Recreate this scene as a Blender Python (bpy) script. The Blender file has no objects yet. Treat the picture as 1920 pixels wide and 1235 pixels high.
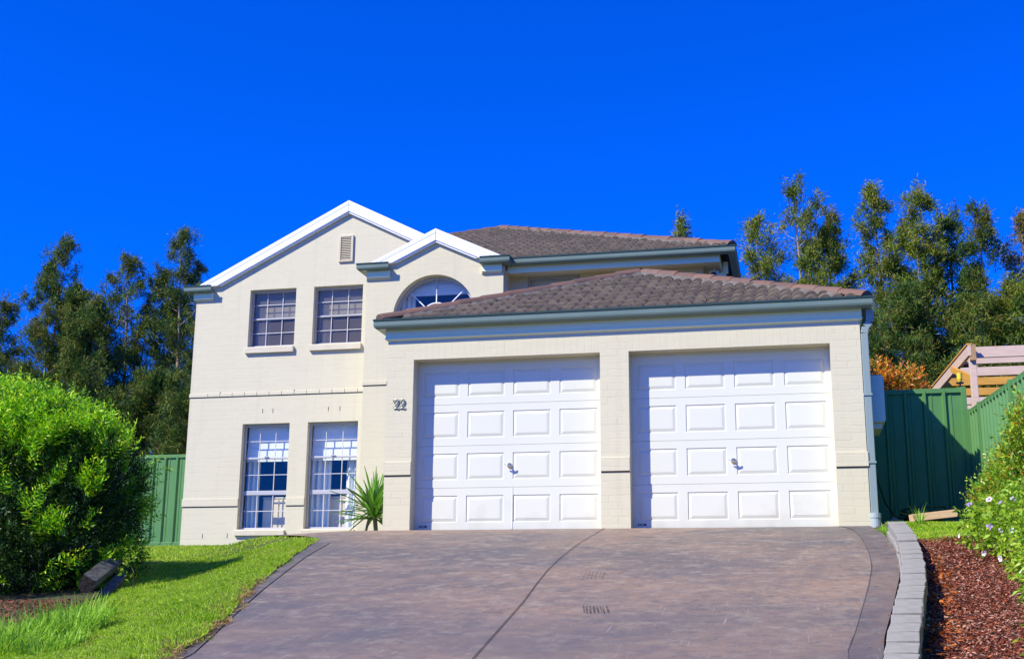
import bpy, bmesh, math, random
import numpy as np
from mathutils import Vector, Matrix
random.seed(7); rng = np.random.default_rng(11)
S = bpy.context.scene
C = S.collection
# ------------------------------------------------------------------ camera
cd = bpy.data.cameras.new('camera'); cam = bpy.data.objects.new('camera', cd); C.objects.link(cam)
S.camera = cam
cd.sensor_width = 36; cd.lens = 2325.93/1920*36; cd.clip_start = .1; cd.clip_end = 3000
PI_, YA, RO = .2346, -.2279, .0087
fw0 = Vector((math.sin(YA), math.cos(YA), 0)); rt = Vector((math.cos(YA), -math.sin(YA), 0))
fw = fw0*math.cos(PI_)+Vector((0, 0, math.sin(PI_))); up = -fw0*math.sin(PI_)+Vector((0, 0, math.cos(PI_)))
R_ = rt*math.cos(RO)+up*math.sin(RO); U_ = -rt*math.sin(RO)+up*math.cos(RO)
M = Matrix((R_, U_, -fw)).transposed().to_4x4(); M.translation = Vector((4.7693, -14.9751, -1.1306))
cam.matrix_world = M
# ------------------------------------------------------------------ sky, sun, exposure
TO_SUN = Vector((-1.02, -1.0, 1.36)).normalized()
EL = math.asin(TO_SUN.z); AZ = math.atan2(TO_SUN.x, TO_SUN.y)
w = bpy.data.worlds.new('World'); S.world = w; w.use_nodes = True
nt = w.node_tree; bg = nt.nodes['Background']
sky = nt.nodes.new('ShaderNodeTexSky'); sky.sky_type = 'NISHITA'; sky.sun_disc = False
sky.sun_elevation = EL; sky.sun_rotation = AZ % (2*math.pi); sky.altitude = 300; sky.air_density = 1.0; sky.dust_density = .3; sky.ozone_density = 4
hs = nt.nodes.new('ShaderNodeMix'); hs.data_type = 'RGBA'; hs.blend_type = 'MULTIPLY'; hs.inputs[0].default_value = 1
hs.inputs[7].default_value = (.003, .385, 1.60, 1)
nt.links.new(sky.outputs[0], hs.inputs[6]); nt.links.new(hs.outputs[2], bg.inputs[0])
bg.inputs[1].default_value = .112
sd = bpy.data.lights.new('sun', 'SUN'); sd.energy = 4.75; sd.angle = math.radians(.53); sd.color = (1, .935, .715)
sun = bpy.data.objects.new('sun', sd); C.objects.link(sun)
sun.rotation_euler = (-TO_SUN).to_track_quat('-Z', 'Y').to_euler(); sun.location = (-20, -20, 30)
S.view_settings.view_transform = 'Standard'; S.view_settings.look = 'None'; S.view_settings.gamma = 1
S.view_settings.exposure = .55
S.cycles.max_bounces = 8; S.cycles.transparent_max_bounces = 12

# ------------------------------------------------------------------ materials
def N(nt, t, **k):
    n = nt.nodes.new(t)
    for a, b in k.items(): setattr(n, a, b)
    return n
def mat(name, col, rough=.6, metal=0, spec=.5, var=None, vscale=3, bump=0, bscale=60, coords='Object', stretch=None, isl=0, trans=0, vdet=6):
    """base colour, optional second colour mixed by noise (var), per-island brightness jitter (isl), bump, leaf translucency"""
    m = bpy.data.materials.new(name); m.use_nodes = True; nt = m.node_tree; L = nt.links
    b = nt.nodes['Principled BSDF']; b.inputs['Roughness'].default_value = rough; b.inputs['Metallic'].default_value = metal
    b.inputs['Specular IOR Level'].default_value = spec
    tc = N(nt, 'ShaderNodeTexCoord'); co = tc.outputs[coords]
    if stretch:
        mp = N(nt, 'ShaderNodeMapping'); mp.inputs['Scale'].default_value = stretch; L.new(co, mp.inputs[0]); co = mp.outputs[0]
    c = None
    if var:
        nz = N(nt, 'ShaderNodeTexNoise'); nz.inputs['Scale'].default_value = vscale; nz.inputs['Detail'].default_value = vdet; nz.inputs['Roughness'].default_value = .6
        L.new(co, nz.inputs[0])
        r = N(nt, 'ShaderNodeValToRGB'); r.color_ramp.elements[0].position = .35; r.color_ramp.elements[1].position = .68
        r.color_ramp.elements[0].color = (*col, 1); r.color_ramp.elements[1].color = (*var, 1)
        L.new(nz.outputs[0], r.inputs[0]); c = r.outputs[0]
    if isl:
        g = N(nt, 'ShaderNodeNewGeometry')
        mr = N(nt, 'ShaderNodeMapRange'); mr.inputs[3].default_value = 1-isl; mr.inputs[4].default_value = 1+isl
        L.new(g.outputs['Random Per Island'], mr.inputs[0])
        mx = N(nt, 'ShaderNodeMix', data_type='RGBA', blend_type='MULTIPLY'); mx.inputs[0].default_value = 1
        if c: L.new(c, mx.inputs[6])
        else: mx.inputs[6].default_value = (*col, 1)
        L.new(mr.outputs[0], mx.inputs[7]); c = mx.outputs[2]
    if c: L.new(c, b.inputs['Base Color'])
    else: b.inputs['Base Color'].default_value = (*col, 1)
    if bump:
        n2 = N(nt, 'ShaderNodeTexNoise'); n2.inputs['Scale'].default_value = bscale; n2.inputs['Detail'].default_value = 5; L.new(co, n2.inputs[0])
        bp = N(nt, 'ShaderNodeBump'); bp.inputs['Strength'].default_value = 1; bp.inputs['Distance'].default_value = bump
        L.new(n2.outputs[0], bp.inputs['Height']); L.new(bp.outputs[0], b.inputs['Normal'])
    return m
def leaf_mat(name, cols, rough=.5, trans=.35, spec=.4):
    """colour picked per leaf from a list, part of the light passes through"""
    m = bpy.data.materials.new(name); m.use_nodes = True; nt = m.node_tree; L = nt.links
    b = nt.nodes['Principled BSDF']; b.inputs['Roughness'].default_value = rough; b.inputs['Specular IOR Level'].default_value = spec
    g = N(nt, 'ShaderNodeNewGeometry'); r = N(nt, 'ShaderNodeValToRGB'); cr = r.color_ramp
    n = len(cols)
    cr.elements[0].position = 0; cr.elements[0].color = (*cols[0], 1); cr.elements[1].position = 1; cr.elements[1].color = (*cols[-1], 1)
    for i in range(1, n-1): e = cr.elements.new(i/(n-1)); e.color = (*cols[i], 1)
    # large patches plus a per-leaf share
    tc = N(nt, 'ShaderNodeTexCoord'); nz = N(nt, 'ShaderNodeTexNoise'); nz.inputs['Scale'].default_value = 1.3; nz.inputs['Detail'].default_value = 3
    L.new(tc.outputs['Object'], nz.inputs[0])
    ma = N(nt, 'ShaderNodeMath', operation='MULTIPLY_ADD'); ma.inputs[1].default_value = 1.6; ma.inputs[2].default_value = -.75; L.new(nz.outputs[0], ma.inputs[0])
    ad = N(nt, 'ShaderNodeMath', operation='MULTIPLY_ADD'); ad.inputs[1].default_value = .9; L.new(g.outputs['Random Per Island'], ad.inputs[0]); L.new(ma.outputs[0], ad.inputs[2])
    L.new(ad.outputs[0], r.inputs[0]); L.new(r.outputs[0], b.inputs['Base Color'])
    t = N(nt, 'ShaderNodeBsdfTranslucent'); L.new(r.outputs[0], t.inputs[0])
    mx = N(nt, 'ShaderNodeMixShader'); mx.inputs[0].default_value = trans
    L.new(b.outputs[0], mx.inputs[1]); L.new(t.outputs[0], mx.inputs[2]); L.new(mx.outputs[0], nt.nodes['Material Output'].inputs[0])
    return m
def brick_mat(name, col, soldier=None, bump=.0015, stain=(.56, .50, .38)):
    """painted brickwork: thick paint over 76 mm courses, faint joints; soldier = list of (x0, x1, z0, z1) with bricks on end"""
    m = bpy.data.materials.new(name); m.use_nodes = True; nt = m.node_tree; L = nt.links
    b = nt.nodes['Principled BSDF']; b.inputs['Roughness'].default_value = .55; b.inputs['Specular IOR Level'].default_value = .3
    tc = N(nt, 'ShaderNodeTexCoord'); sp = N(nt, 'ShaderNodeSeparateXYZ'); L.new(tc.outputs['Object'], sp.inputs[0])
    sx = N(nt, 'ShaderNodeMath', operation='ADD'); L.new(sp.outputs[0], sx.inputs[0]); L.new(sp.outputs[1], sx.inputs[1])
    # a little wobble so that the joints are not ruled lines
    nw = N(nt, 'ShaderNodeTexNoise'); nw.inputs['Scale'].default_value = 9; L.new(tc.outputs['Object'], nw.inputs[0])
    wz = N(nt, 'ShaderNodeMath', operation='MULTIPLY_ADD'); wz.inputs[1].default_value = .016; L.new(nw.outputs[0], wz.inputs[0]); L.new(sp.outputs[2], wz.inputs[2])
    cb = N(nt, 'ShaderNodeCombineXYZ'); L.new(sx.outputs[0], cb.inputs[0]); L.new(wz.outputs[0], cb.inputs[1])
    def brick(vec):
        t = N(nt, 'ShaderNodeTexBrick'); t.inputs['Scale'].default_value = 1; t.inputs['Mortar Size'].default_value = .005; t.inputs['Mortar Smooth'].default_value = .6
        t.inputs['Brick Width'].default_value = .24; t.inputs['Row Height'].default_value = .086
        t.inputs['Color1'].default_value = (.0, .0, .0, 1); t.inputs['Color2'].default_value = (1, 1, 1, 1); t.inputs['Mortar'].default_value = (.5, .5, .5, 1)
        L.new(vec, t.inputs[0]); return t
    t1 = brick(cb.outputs[0]); fac = t1.outputs['Fac']; cc = t1.outputs['Color']
    if soldier:
        cb2 = N(nt, 'ShaderNodeCombineXYZ'); L.new(wz.outputs[0], cb2.inputs[0]); L.new(sx.outputs[0], cb2.inputs[1])
        t2 = brick(cb2.outputs[0]); t2.offset = 0
        tot = None
        for (x0, x1, z0, z1) in soldier:
            pr = None
            for (src, a, op) in ((sp.outputs[0], x0, 'GREATER_THAN'), (sp.outputs[0], x1, 'LESS_THAN'), (sp.outputs[2], z0, 'GREATER_THAN'), (sp.outputs[2], z1, 'LESS_THAN')):
                q = N(nt, 'ShaderNodeMath', operation=op); q.inputs[1].default_value = a; L.new(src, q.inputs[0])
                if pr is None: pr = q.outputs[0]
                else:
                    k = N(nt, 'ShaderNodeMath', operation='MULTIPLY'); L.new(pr, k.inputs[0]); L.new(q.outputs[0], k.inputs[1]); pr = k.outputs[0]
            if tot is None: tot = pr
            else:
                k = N(nt, 'ShaderNodeMath', operation='MAXIMUM'); L.new(tot, k.inputs[0]); L.new(pr, k.inputs[1]); tot = k.outputs[0]
        mm = N(nt, 'ShaderNodeMix', data_type='FLOAT'); L.new(tot, mm.inputs[0]); L.new(fac, mm.inputs[2]); L.new(t2.outputs['Fac'], mm.inputs[3]); fac = mm.outputs[0]
    # colour: faint tone per brick, dull joint, soft grime
    base = N(nt, 'ShaderNodeMix', data_type='RGBA'); base.inputs[6].default_value = (*col, 1); base.inputs[7].default_value = (*[c*.975 for c in col], 1); L.new(cc, base.inputs[0])
    n1 = N(nt, 'ShaderNodeTexNoise'); n1.inputs['Scale'].default_value = 1.6; n1.inputs['Detail'].default_value = 7; n1.inputs['Roughness'].default_value = .65; L.new(tc.outputs['Object'], n1.inputs[0])
    mr = N(nt, 'ShaderNodeMapRange'); mr.inputs[1].default_value = .5; mr.inputs[2].default_value = .85; mr.inputs[4].default_value = .3; L.new(n1.outputs[0], mr.inputs[0])
    mps = N(nt, 'ShaderNodeMapping'); mps.inputs['Scale'].default_value = (7, 7, .35); L.new(tc.outputs['Object'], mps.inputs[0])
    n5 = N(nt, 'ShaderNodeTexNoise'); n5.inputs['Scale'].default_value = 1; n5.inputs['Detail'].default_value = 6; L.new(mps.outputs[0], n5.inputs[0])
    m5 = N(nt, 'ShaderNodeMapRange'); m5.inputs[1].default_value = .56; m5.inputs[2].default_value = .8; m5.inputs[4].default_value = .22; L.new(n5.outputs[0], m5.inputs[0])
    b5 = N(nt, 'ShaderNodeMix', data_type='RGBA'); b5.inputs[7].default_value = (.42, .37, .28, 1); L.new(m5.outputs[0], b5.inputs[0]); L.new(base.outputs[2], b5.inputs[6]); base = b5
    st = N(nt, 'ShaderNodeMix', data_type='RGBA'); st.inputs[7].default_value = (*stain, 1); L.new(mr.outputs[0], st.inputs[0]); L.new(base.outputs[2], st.inputs[6])
    # joints show only here and there
    nj = N(nt, 'ShaderNodeTexNoise'); nj.inputs['Scale'].default_value = 3.3; nj.inputs['Detail'].default_value = 4; L.new(tc.outputs['Object'], nj.inputs[0])
    mj = N(nt, 'ShaderNodeMapRange'); mj.inputs[1].default_value = .38; mj.inputs[2].default_value = .7; mj.inputs[3].default_value = .0; mj.inputs[4].default_value = .10; L.new(nj.outputs[0], mj.inputs[0])
    k = N(nt, 'ShaderNodeMath', operation='MULTIPLY'); L.new(fac, k.inputs[0]); L.new(mj.outputs[0], k.inputs[1])
    jt = N(nt, 'ShaderNodeMix', data_type='RGBA'); jt.inputs[7].default_value = (*[c*.62 for c in col], 1); L.new(k.outputs[0], jt.inputs[0]); L.new(st.outputs[2], jt.inputs[6])
    L.new(jt.outputs[2], b.inputs['Base Color'])
    # height: joints down, per-brick offset, roughness of the face
    h1 = N(nt, 'ShaderNodeMath', operation='MULTIPLY_ADD'); h1.inputs[1].default_value = -.55; L.new(fac, h1.inputs[0])
    n3 = N(nt, 'ShaderNodeTexNoise'); n3.inputs['Scale'].default_value = 28; n3.inputs['Detail'].default_value = 4; L.new(tc.outputs['Object'], n3.inputs[0]); 
    h2 = N(nt, 'ShaderNodeMath', operation='MULTIPLY_ADD'); h2.inputs[1].default_value = .8; L.new(n3.outputs[0], h2.inputs[0])
    bw = N(nt, 'ShaderNodeRGBToBW'); L.new(cc, bw.inputs[0]); h3 = N(nt, 'ShaderNodeMath', operation='MULTIPLY'); h3.inputs[1].default_value = .5; L.new(bw.outputs[0], h3.inputs[0])
    L.new(h3.outputs[0], h2.inputs[2]); L.new(h2.outputs[0], h1.inputs[2])
    bp = N(nt, 'ShaderNodeBump'); bp.inputs['Strength'].default_value = 1; bp.inputs['Distance'].default_value = bump; L.new(h1.outputs[0], bp.inputs['Height']); L.new(bp.outputs[0], b.inputs['Normal'])
    return m
CREAM = (.645, .598, .43)
m_brickG = brick_mat('painted_brick_garage', CREAM, [(0, 2.423, 2.2, 2.44), (2.782, 5.205, 2.2, 2.44)], bump=.0019)
m_brickL = brick_mat('painted_brick_left', (.645, .598, .445), [(-5.2, -2.75, 2.41, 2.65), (-5.2, -2.75, 4.93, 5.17)])
m_brickA = brick_mat('painted_brick_arch', (.645, .596, .425))
m_sill = mat('painted_sill', (.62, .57, .45), .6, var=(.58, .50, .36), vscale=5, bump=.002)
m_white = mat('white_metal', (.86, .87, .93), .4, var=(.82, .83, .88), vscale=2)
m_barge = mat('white_barge', (.93, .93, .96), .4)
m_door = mat('white_door_steel', (.715, .715, .615), .36, var=(.69, .69, .59), vscale=1.5, bump=.0007, bscale=160, stretch=(1, 1, .15))
nt_ = m_door.node_tree; pb_ = nt_.nodes['Principled BSDF']; src_ = pb_.inputs['Base Color'].links[0].from_socket
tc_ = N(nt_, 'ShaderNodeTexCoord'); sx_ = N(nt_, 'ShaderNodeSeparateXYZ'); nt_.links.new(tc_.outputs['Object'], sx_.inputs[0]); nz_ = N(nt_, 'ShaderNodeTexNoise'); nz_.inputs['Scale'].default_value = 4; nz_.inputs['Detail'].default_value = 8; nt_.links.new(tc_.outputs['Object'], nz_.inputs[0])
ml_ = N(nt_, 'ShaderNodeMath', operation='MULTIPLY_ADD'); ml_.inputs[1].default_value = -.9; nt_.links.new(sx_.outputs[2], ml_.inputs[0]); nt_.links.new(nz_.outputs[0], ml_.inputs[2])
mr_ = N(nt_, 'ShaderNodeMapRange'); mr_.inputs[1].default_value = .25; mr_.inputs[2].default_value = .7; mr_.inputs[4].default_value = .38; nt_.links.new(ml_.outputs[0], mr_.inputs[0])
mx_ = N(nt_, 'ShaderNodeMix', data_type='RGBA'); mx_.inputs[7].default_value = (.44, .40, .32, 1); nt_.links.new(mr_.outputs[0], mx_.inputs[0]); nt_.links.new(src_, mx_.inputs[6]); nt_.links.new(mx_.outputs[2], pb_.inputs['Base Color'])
m_joint = mat('door_joint', (.25, .26, .30), .6)
m_gutter = mat('gutter_green', (.165, .225, .19), .3, var=(.14, .20, .17), vscale=2)
m_fascia = mat('fascia_grey', (.82, .86, .58), .4)
m_bead = mat('gutter_bead_green', (.022, .05, .045), .4)
m_soffit = mat('soffit_cream', (.86, .76, .50), .7, var=(.80, .69, .44), vscale=3)
m_tile = mat('roof_tile', (.080, .062, .044), .75, var=(.150, .118, .082), vscale=7, isl=.25, bump=.004, bscale=45)
m_cap = mat('ridge_cap_tile', (.165, .085, .058), .75, var=(.115, .078, .065), vscale=5, isl=.2, bump=.004, bscale=45)
m_mortar = mat('mortar', (.15, .135, .125), .9, var=(.10, .09, .085), vscale=8, bump=.008, bscale=25)
m_under = mat('sarking', (.03, .025, .025), .9)
m_alu = mat('window_aluminium', (.46, .46, .50), .35)
m_bar = mat('glazing_bar', (.60, .59, .60), .4)
m_dark = mat('dark_gap_and_shadow', (.02, .02, .02), .8)  # near black for weep slots and the shadow lines under the belts
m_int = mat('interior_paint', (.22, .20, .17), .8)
m_chrome = mat('chrome', (.75, .77, .8), .12, metal=1)
m_black = mat('black_plastic', (.01, .01, .012), .4)
m_pipe = mat('downpipe_metal', (.24, .31, .31), .4)
m_meter = mat('meter_box_metal', (.72, .72, .58), .45, var=(.68, .68, .55), vscale=3)
m_curt = mat('curtain_cloth', (.88, .90, .84), .8, var=(.82, .85, .80), vscale=3)
m_blind = mat('blind_cloth', (.86, .88, .84), .8)
m_fence = mat('green_steel_fence', (.07, .21, .058), .55, var=(.085, .235, .07), vscale=2.5, bump=.0006, bscale=30)
m_conc = mat('concrete', (.30, .29, .27), .85, var=(.22, .21, .20), vscale=6, bump=.004)
m_pink = mat('pink_painted_timber', (.66, .50, .41), .6, var=(.58, .43, .35), vscale=5, stretch=(1, 1, 8))
m_yellow = mat('yellow_timber', (.62, .33, .05), .6, var=(.50, .25, .04), vscale=4, stretch=(1, 6, 8))  # yellow tone for a few of the pergola timbers
m_log = mat('weathered_sleeper', (.05, .048, .040), .85, var=(.12, .115, .10), vscale=6, bump=.012, bscale=22, stretch=(1, 1, 3))
m_logend = mat('sleeper_end', (.035, .024, .018), .9, bump=.01, bscale=30)
m_trunk = mat('bark', (.16, .12, .09), .85, var=(.26, .22, .18), vscale=8, bump=.01, bscale=20)

def glass_mat(tint=(.93, .95, .96), nm='window_glass', mesh=0):
    m = bpy.data.materials.new(nm); m.use_nodes = True; nt = m.node_tree; L = nt.links
    nt.nodes.remove(nt.nodes['Principled BSDF'])
    tr = N(nt, 'ShaderNodeBsdfTransparent'); tr.inputs[0].default_value = (*tint, 1)
    gl = N(nt, 'ShaderNodeBsdfGlossy'); gl.inputs['Roughness'].default_value = .01
    fr = N(nt, 'ShaderNodeLayerWeight'); fr.inputs[0].default_value = .5
    pw = N(nt, 'ShaderNodeMath', operation='POWER'); pw.inputs[1].default_value = 5; L.new(fr.outputs['Facing'], pw.inputs[0])
    ma = N(nt, 'ShaderNodeMath', operation='MULTIPLY_ADD'); ma.inputs[1].default_value = .9; ma.inputs[2].default_value = .075; L.new(pw.outputs[0], ma.inputs[0]); ma.use_clamp = True
    mx = N(nt, 'ShaderNodeMixShader'); L.new(ma.outputs[0], mx.inputs[0]); L.new(tr.outputs[0], mx.inputs[1]); L.new(gl.outputs[0], mx.inputs[2])
    out = mx.outputs[0]
    if mesh:
        df = N(nt, 'ShaderNodeBsdfDiffuse'); df.inputs[0].default_value = (.30, .26, .22, 1); m2 = N(nt, 'ShaderNodeMixShader'); m2.inputs[0].default_value = mesh
        L.new(out, m2.inputs[1]); L.new(df.outputs[0], m2.inputs[2]); out = m2.outputs[0]
    L.new(out, nt.nodes['Material Output'].inputs[0]); return m
m_glass = glass_mat(); m_gscreen = glass_mat((.62, .60, .56), 'glass_with_fly_screen', .27)

# ------------------------------------------------------------------ helpers
def empty(name, loc=(0, 0, 0)):
    o = bpy.data.objects.new(name, None); C.objects.link(o); o.location = loc; o.empty_display_size = .2; return o
def tag(o, label=None, cat=None, group=None, kind=None):
    if label: o['label'] = label
    if cat: o['category'] = cat
    if group: o['group'] = group
    if kind: o['kind'] = kind
    return o
def link(name, me, parent=None):
    o = bpy.data.objects.new(name, me); C.objects.link(o)
    if parent is not None:
        o.parent = parent; o.matrix_parent_inverse = Matrix.Translation(-Vector(world_loc(parent)))
    return o
def world_loc(o):
    v = Vector(o.location)
    p = o.parent
    if p is not None and o.type == 'EMPTY': v = v
    return v
class MB:
    """collects verts/faces in world coordinates; build() links one mesh object"""
    def __init__(s): s.v = []; s.f = []; s.mi = []; s.cur = 0
    def add(s, vs, fs):
        o = len(s.v); s.v += [tuple(v) for v in vs]; s.f += [tuple(i+o for i in f) for f in fs]; s.mi += [s.cur]*len(fs); return s
    def box(s, x0, x1, y0, y1, z0, z1):
        v = [(x, y, z) for z in (z0, z1) for y in (y0, y1) for x in (x0, x1)]
        return s.add(v, [(0, 2, 3, 1), (4, 5, 7, 6), (0, 1, 5, 4), (2, 6, 7, 3), (0, 4, 6, 2), (1, 3, 7, 5)])
    def obox(s, a, b, wid, hei, upv=(0, 0, 1)):
        a = Vector(a); b = Vector(b); d = (b-a).normalized(); u = Vector(upv); sd_ = d.cross(u).normalized(); u = sd_.cross(d).normalized()
        v = []
        for p in (a, b):
            for i, j in ((-1, -1), (1, -1), (1, 1), (-1, 1)): v.append(p+sd_*(i*wid/2)+u*(j*hei/2))
        return s.add(v, [(0, 1, 2, 3), (7, 6, 5, 4), (0, 4, 5, 1), (1, 5, 6, 2), (2, 6, 7, 3), (3, 7, 4, 0)])
    def tube(s, pts, rad, n=8, cap=True):
        pts = [Vector(p) for p in pts]; k = len(pts)
        if not hasattr(rad, '__len__'): rad = [rad]*k
        vs = []; ref = None
        for i, p in enumerate(pts):
            d = (pts[min(i+1, k-1)]-pts[max(i-1, 0)]).normalized()
            if ref is None: ref = d.orthogonal().normalized()
            u = (ref-d*ref.dot(d)); u = u.normalized() if u.length > 1e-5 else d.orthogonal().normalized(); ref = u; w_ = d.cross(u)
            for j in range(n):
                a = 2*math.pi*j/n; vs.append(p+(u*math.cos(a)+w_*math.sin(a))*rad[i])
        fs = [(i*n+j, i*n+(j+1) % n, (i+1)*n+(j+1) % n, (i+1)*n+j) for i in range(k-1) for j in range(n)]
        if cap: fs += [tuple(range(n))[::-1], tuple(range((k-1)*n, k*n))]
        return s.add(vs, fs)
    def prism(s, poly, y0, y1):
        """poly in (x, z), extruded along y"""
        n = len(poly); v = [(x, y0, z) for x, z in poly]+[(x, y1, z) for x, z in poly]
        return s.add(v, [tuple(range(n)), tuple(range(2*n-1, n-1, -1))]+[(i, i+n, (i+1) % n+n, (i+1) % n) for i in range(n)])
    def build(s, name, mats, parent=None, bevel=0, smooth=False):
        me = bpy.data.meshes.new(name); me.from_pydata(s.v, [], s.f)
        for m in (mats if isinstance(mats, (list, tuple)) else [mats]): me.materials.append(m)
        me.polygons.foreach_set('material_index', s.mi)
        bm = bmesh.new(); bm.from_mesh(me); bmesh.ops.recalc_face_normals(bm, faces=bm.faces); bm.to_mesh(me); bm.free()
        if smooth: me.polygons.foreach_set('use_smooth', [True]*len(me.polygons))
        o = link(name, me, parent)
        if bevel:
            md = o.modifiers.new('bevel', 'BEVEL'); md.width = bevel; md.segments = 2; md.limit_method = 'ANGLE'
        return o
def mesh_np(name, V, F, mt, parent=None, mi=None):
    """V (n,3), F (m,k) with constant k"""
    me = bpy.data.meshes.new(name); V = np.ascontiguousarray(V, dtype=np.float32); F = np.ascontiguousarray(F, dtype=np.int32)
    m, k = F.shape
    me.vertices.add(len(V)); me.vertices.foreach_set('co', V.ravel())
    me.loops.add(m*k); me.loops.foreach_set('vertex_index', F.ravel())
    me.polygons.add(m); me.polygons.foreach_set('loop_start', np.arange(0, m*k, k, dtype=np.int32))
    try: me.polygons.foreach_set('loop_total', np.full(m, k, dtype=np.int32))
    except Exception: pass
    for q in (mt if isinstance(mt, (list, tuple)) else [mt]): me.materials.append(q)
    if mi is not None: me.polygons.foreach_set('material_index', mi.astype(np.int32))
    me.update(calc_edges=True); me.validate()
    return link(name, me, parent)
def nrm(a): return a/np.maximum(np.linalg.norm(a, axis=-1, keepdims=True), 1e-9)
def kites(P, D, Ln, W, side=None, droop=0, base=.0):
    """leaf-shaped quads: P base points, D directions, Ln lengths, W widths"""
    n = len(P); D = nrm(D)
    if side is None: side = rng.normal(size=(n, 3))
    sd_ = nrm(np.cross(D, side)); Ln = np.broadcast_to(Ln, (n,))[:, None]; W = np.broadcast_to(W, (n,))[:, None]
    mid = P+D*Ln*.45; tip = P+D*Ln+np.array([0, 0, -1])*droop*Ln
    V = np.stack([P, mid+sd_*W/2, tip, mid-sd_*W/2], 1).reshape(-1, 3)
    return V, np.arange(4*n).reshape(-1, 4)

# ------------------------------------------------------------------ ground shape
def zd(Y):
    d = np.maximum(-np.asarray(Y, float), 0); d = np.minimum(d, 14.2)
    return -.18*(d-(1-np.exp(-d)))
def mkcurve(pts):
    pts = sorted(pts); ys = [p[0] for p in pts]; xs = [p[1] for p in pts]
    return lambda Y: np.interp(Y, ys, xs)
LE = mkcurve([(-60, 0.6), (-14.5, 1.3), (-10, 1.62), (-8.22, 1.27), (-7.49, 1.12), (-7.01, .98), (-6.47, .80), (-5.98, .64), (-5.12, .42), (-3.99, .13), (-3.22, -.05), (-2.27, -.29), (-1.8, -.62), (-1.4, -1.0), (-.9, -1.4), (-.3, -1.72), (.6, -1.9), (5.7, -2.0)])
RE = mkcurve([(-60, 5.9), (-14.5, 5.2), (-10, 4.9), (-8.04, 5.16), (-7.53, 5.2), (-7.03, 5.26), (-6.35, 5.34), (-5.27, 5.46), (-4.37, 5.54), (-3.04, 5.57), (-2.01, 5.56), (-1.4, 5.52), (0, 5.5), (6, 5.5)])
def zdx(X, Y):   # the path left of the garage falls away a little
    t = np.clip((-.4-np.asarray(X, float))/1.5, 0, 1); return zd(Y)-.055*t*t*(3-2*t)
def sm(t): t = np.clip(t, 0, 1); return t*t*(3-2*t)
def terr(X, Y):
    X = np.asarray(X, float); Y = np.asarray(Y, float)
    z0 = zdx(X, Y)
    lawn = np.interp(Y, [-14.5, -8, -2, 5.75, 9, 30], [-2.55, -1.42, -.44, .22, .34, .6])
    z = z0-.03
    dl = LE(Y)-X; zl = (z0+np.interp(Y, [-3.2, -1.2], [.012, -.02]))*(1-sm((dl)/1.3))+lawn*sm(dl/1.3); z = np.where(dl > 0, zl, z)
    dr = X-RE(Y); gar = np.interp(Y, [-14.5, -8, -4.4, -2.4, -.8, 2, 9, 30], [-2.5, -1.36, -.70, -.33, -.02, .22, .35, .6])
    zr = (z0-.03)*(1-sm((dr-.04)/.12))+gar*sm((dr-.04)/.12); z = np.where(dr > 0, zr, z)
    return z
# ground sheet
gx = np.unique(np.concatenate([np.arange(-9, 9.01, .1), -9-np.geomspace(.3, 900, 26), 9+np.geomspace(.3, 900, 26)]))
gy = np.unique(np.concatenate([np.arange(-15, 8.01, .1), -15-np.geomspace(.3, 900, 26), 8+np.geomspace(.3, 900, 26)]))
GX, GY = np.meshgrid(gx, gy, indexing='ij'); GZ = terr(GX, GY)
def grid_faces(a, b):
    i = np.arange(a-1)[:, None]*b+np.arange(b-1)[None, :]; i = i.ravel(); return np.stack([i, i+b, i+b+1, i+1], 1)
m_soil = mat('soil_under_grass', (.04, .065, .015), .95, var=(.06, .045, .022), vscale=4, bump=.02, bscale=25)
g = mesh_np('ground', np.stack([GX, GY, GZ], -1).reshape(-1, 3), grid_faces(len(gx), len(gy)), m_soil); tag(g, kind='structure')
g.data.polygons.foreach_set('use_smooth', [True]*len(g.data.polygons))
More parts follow.
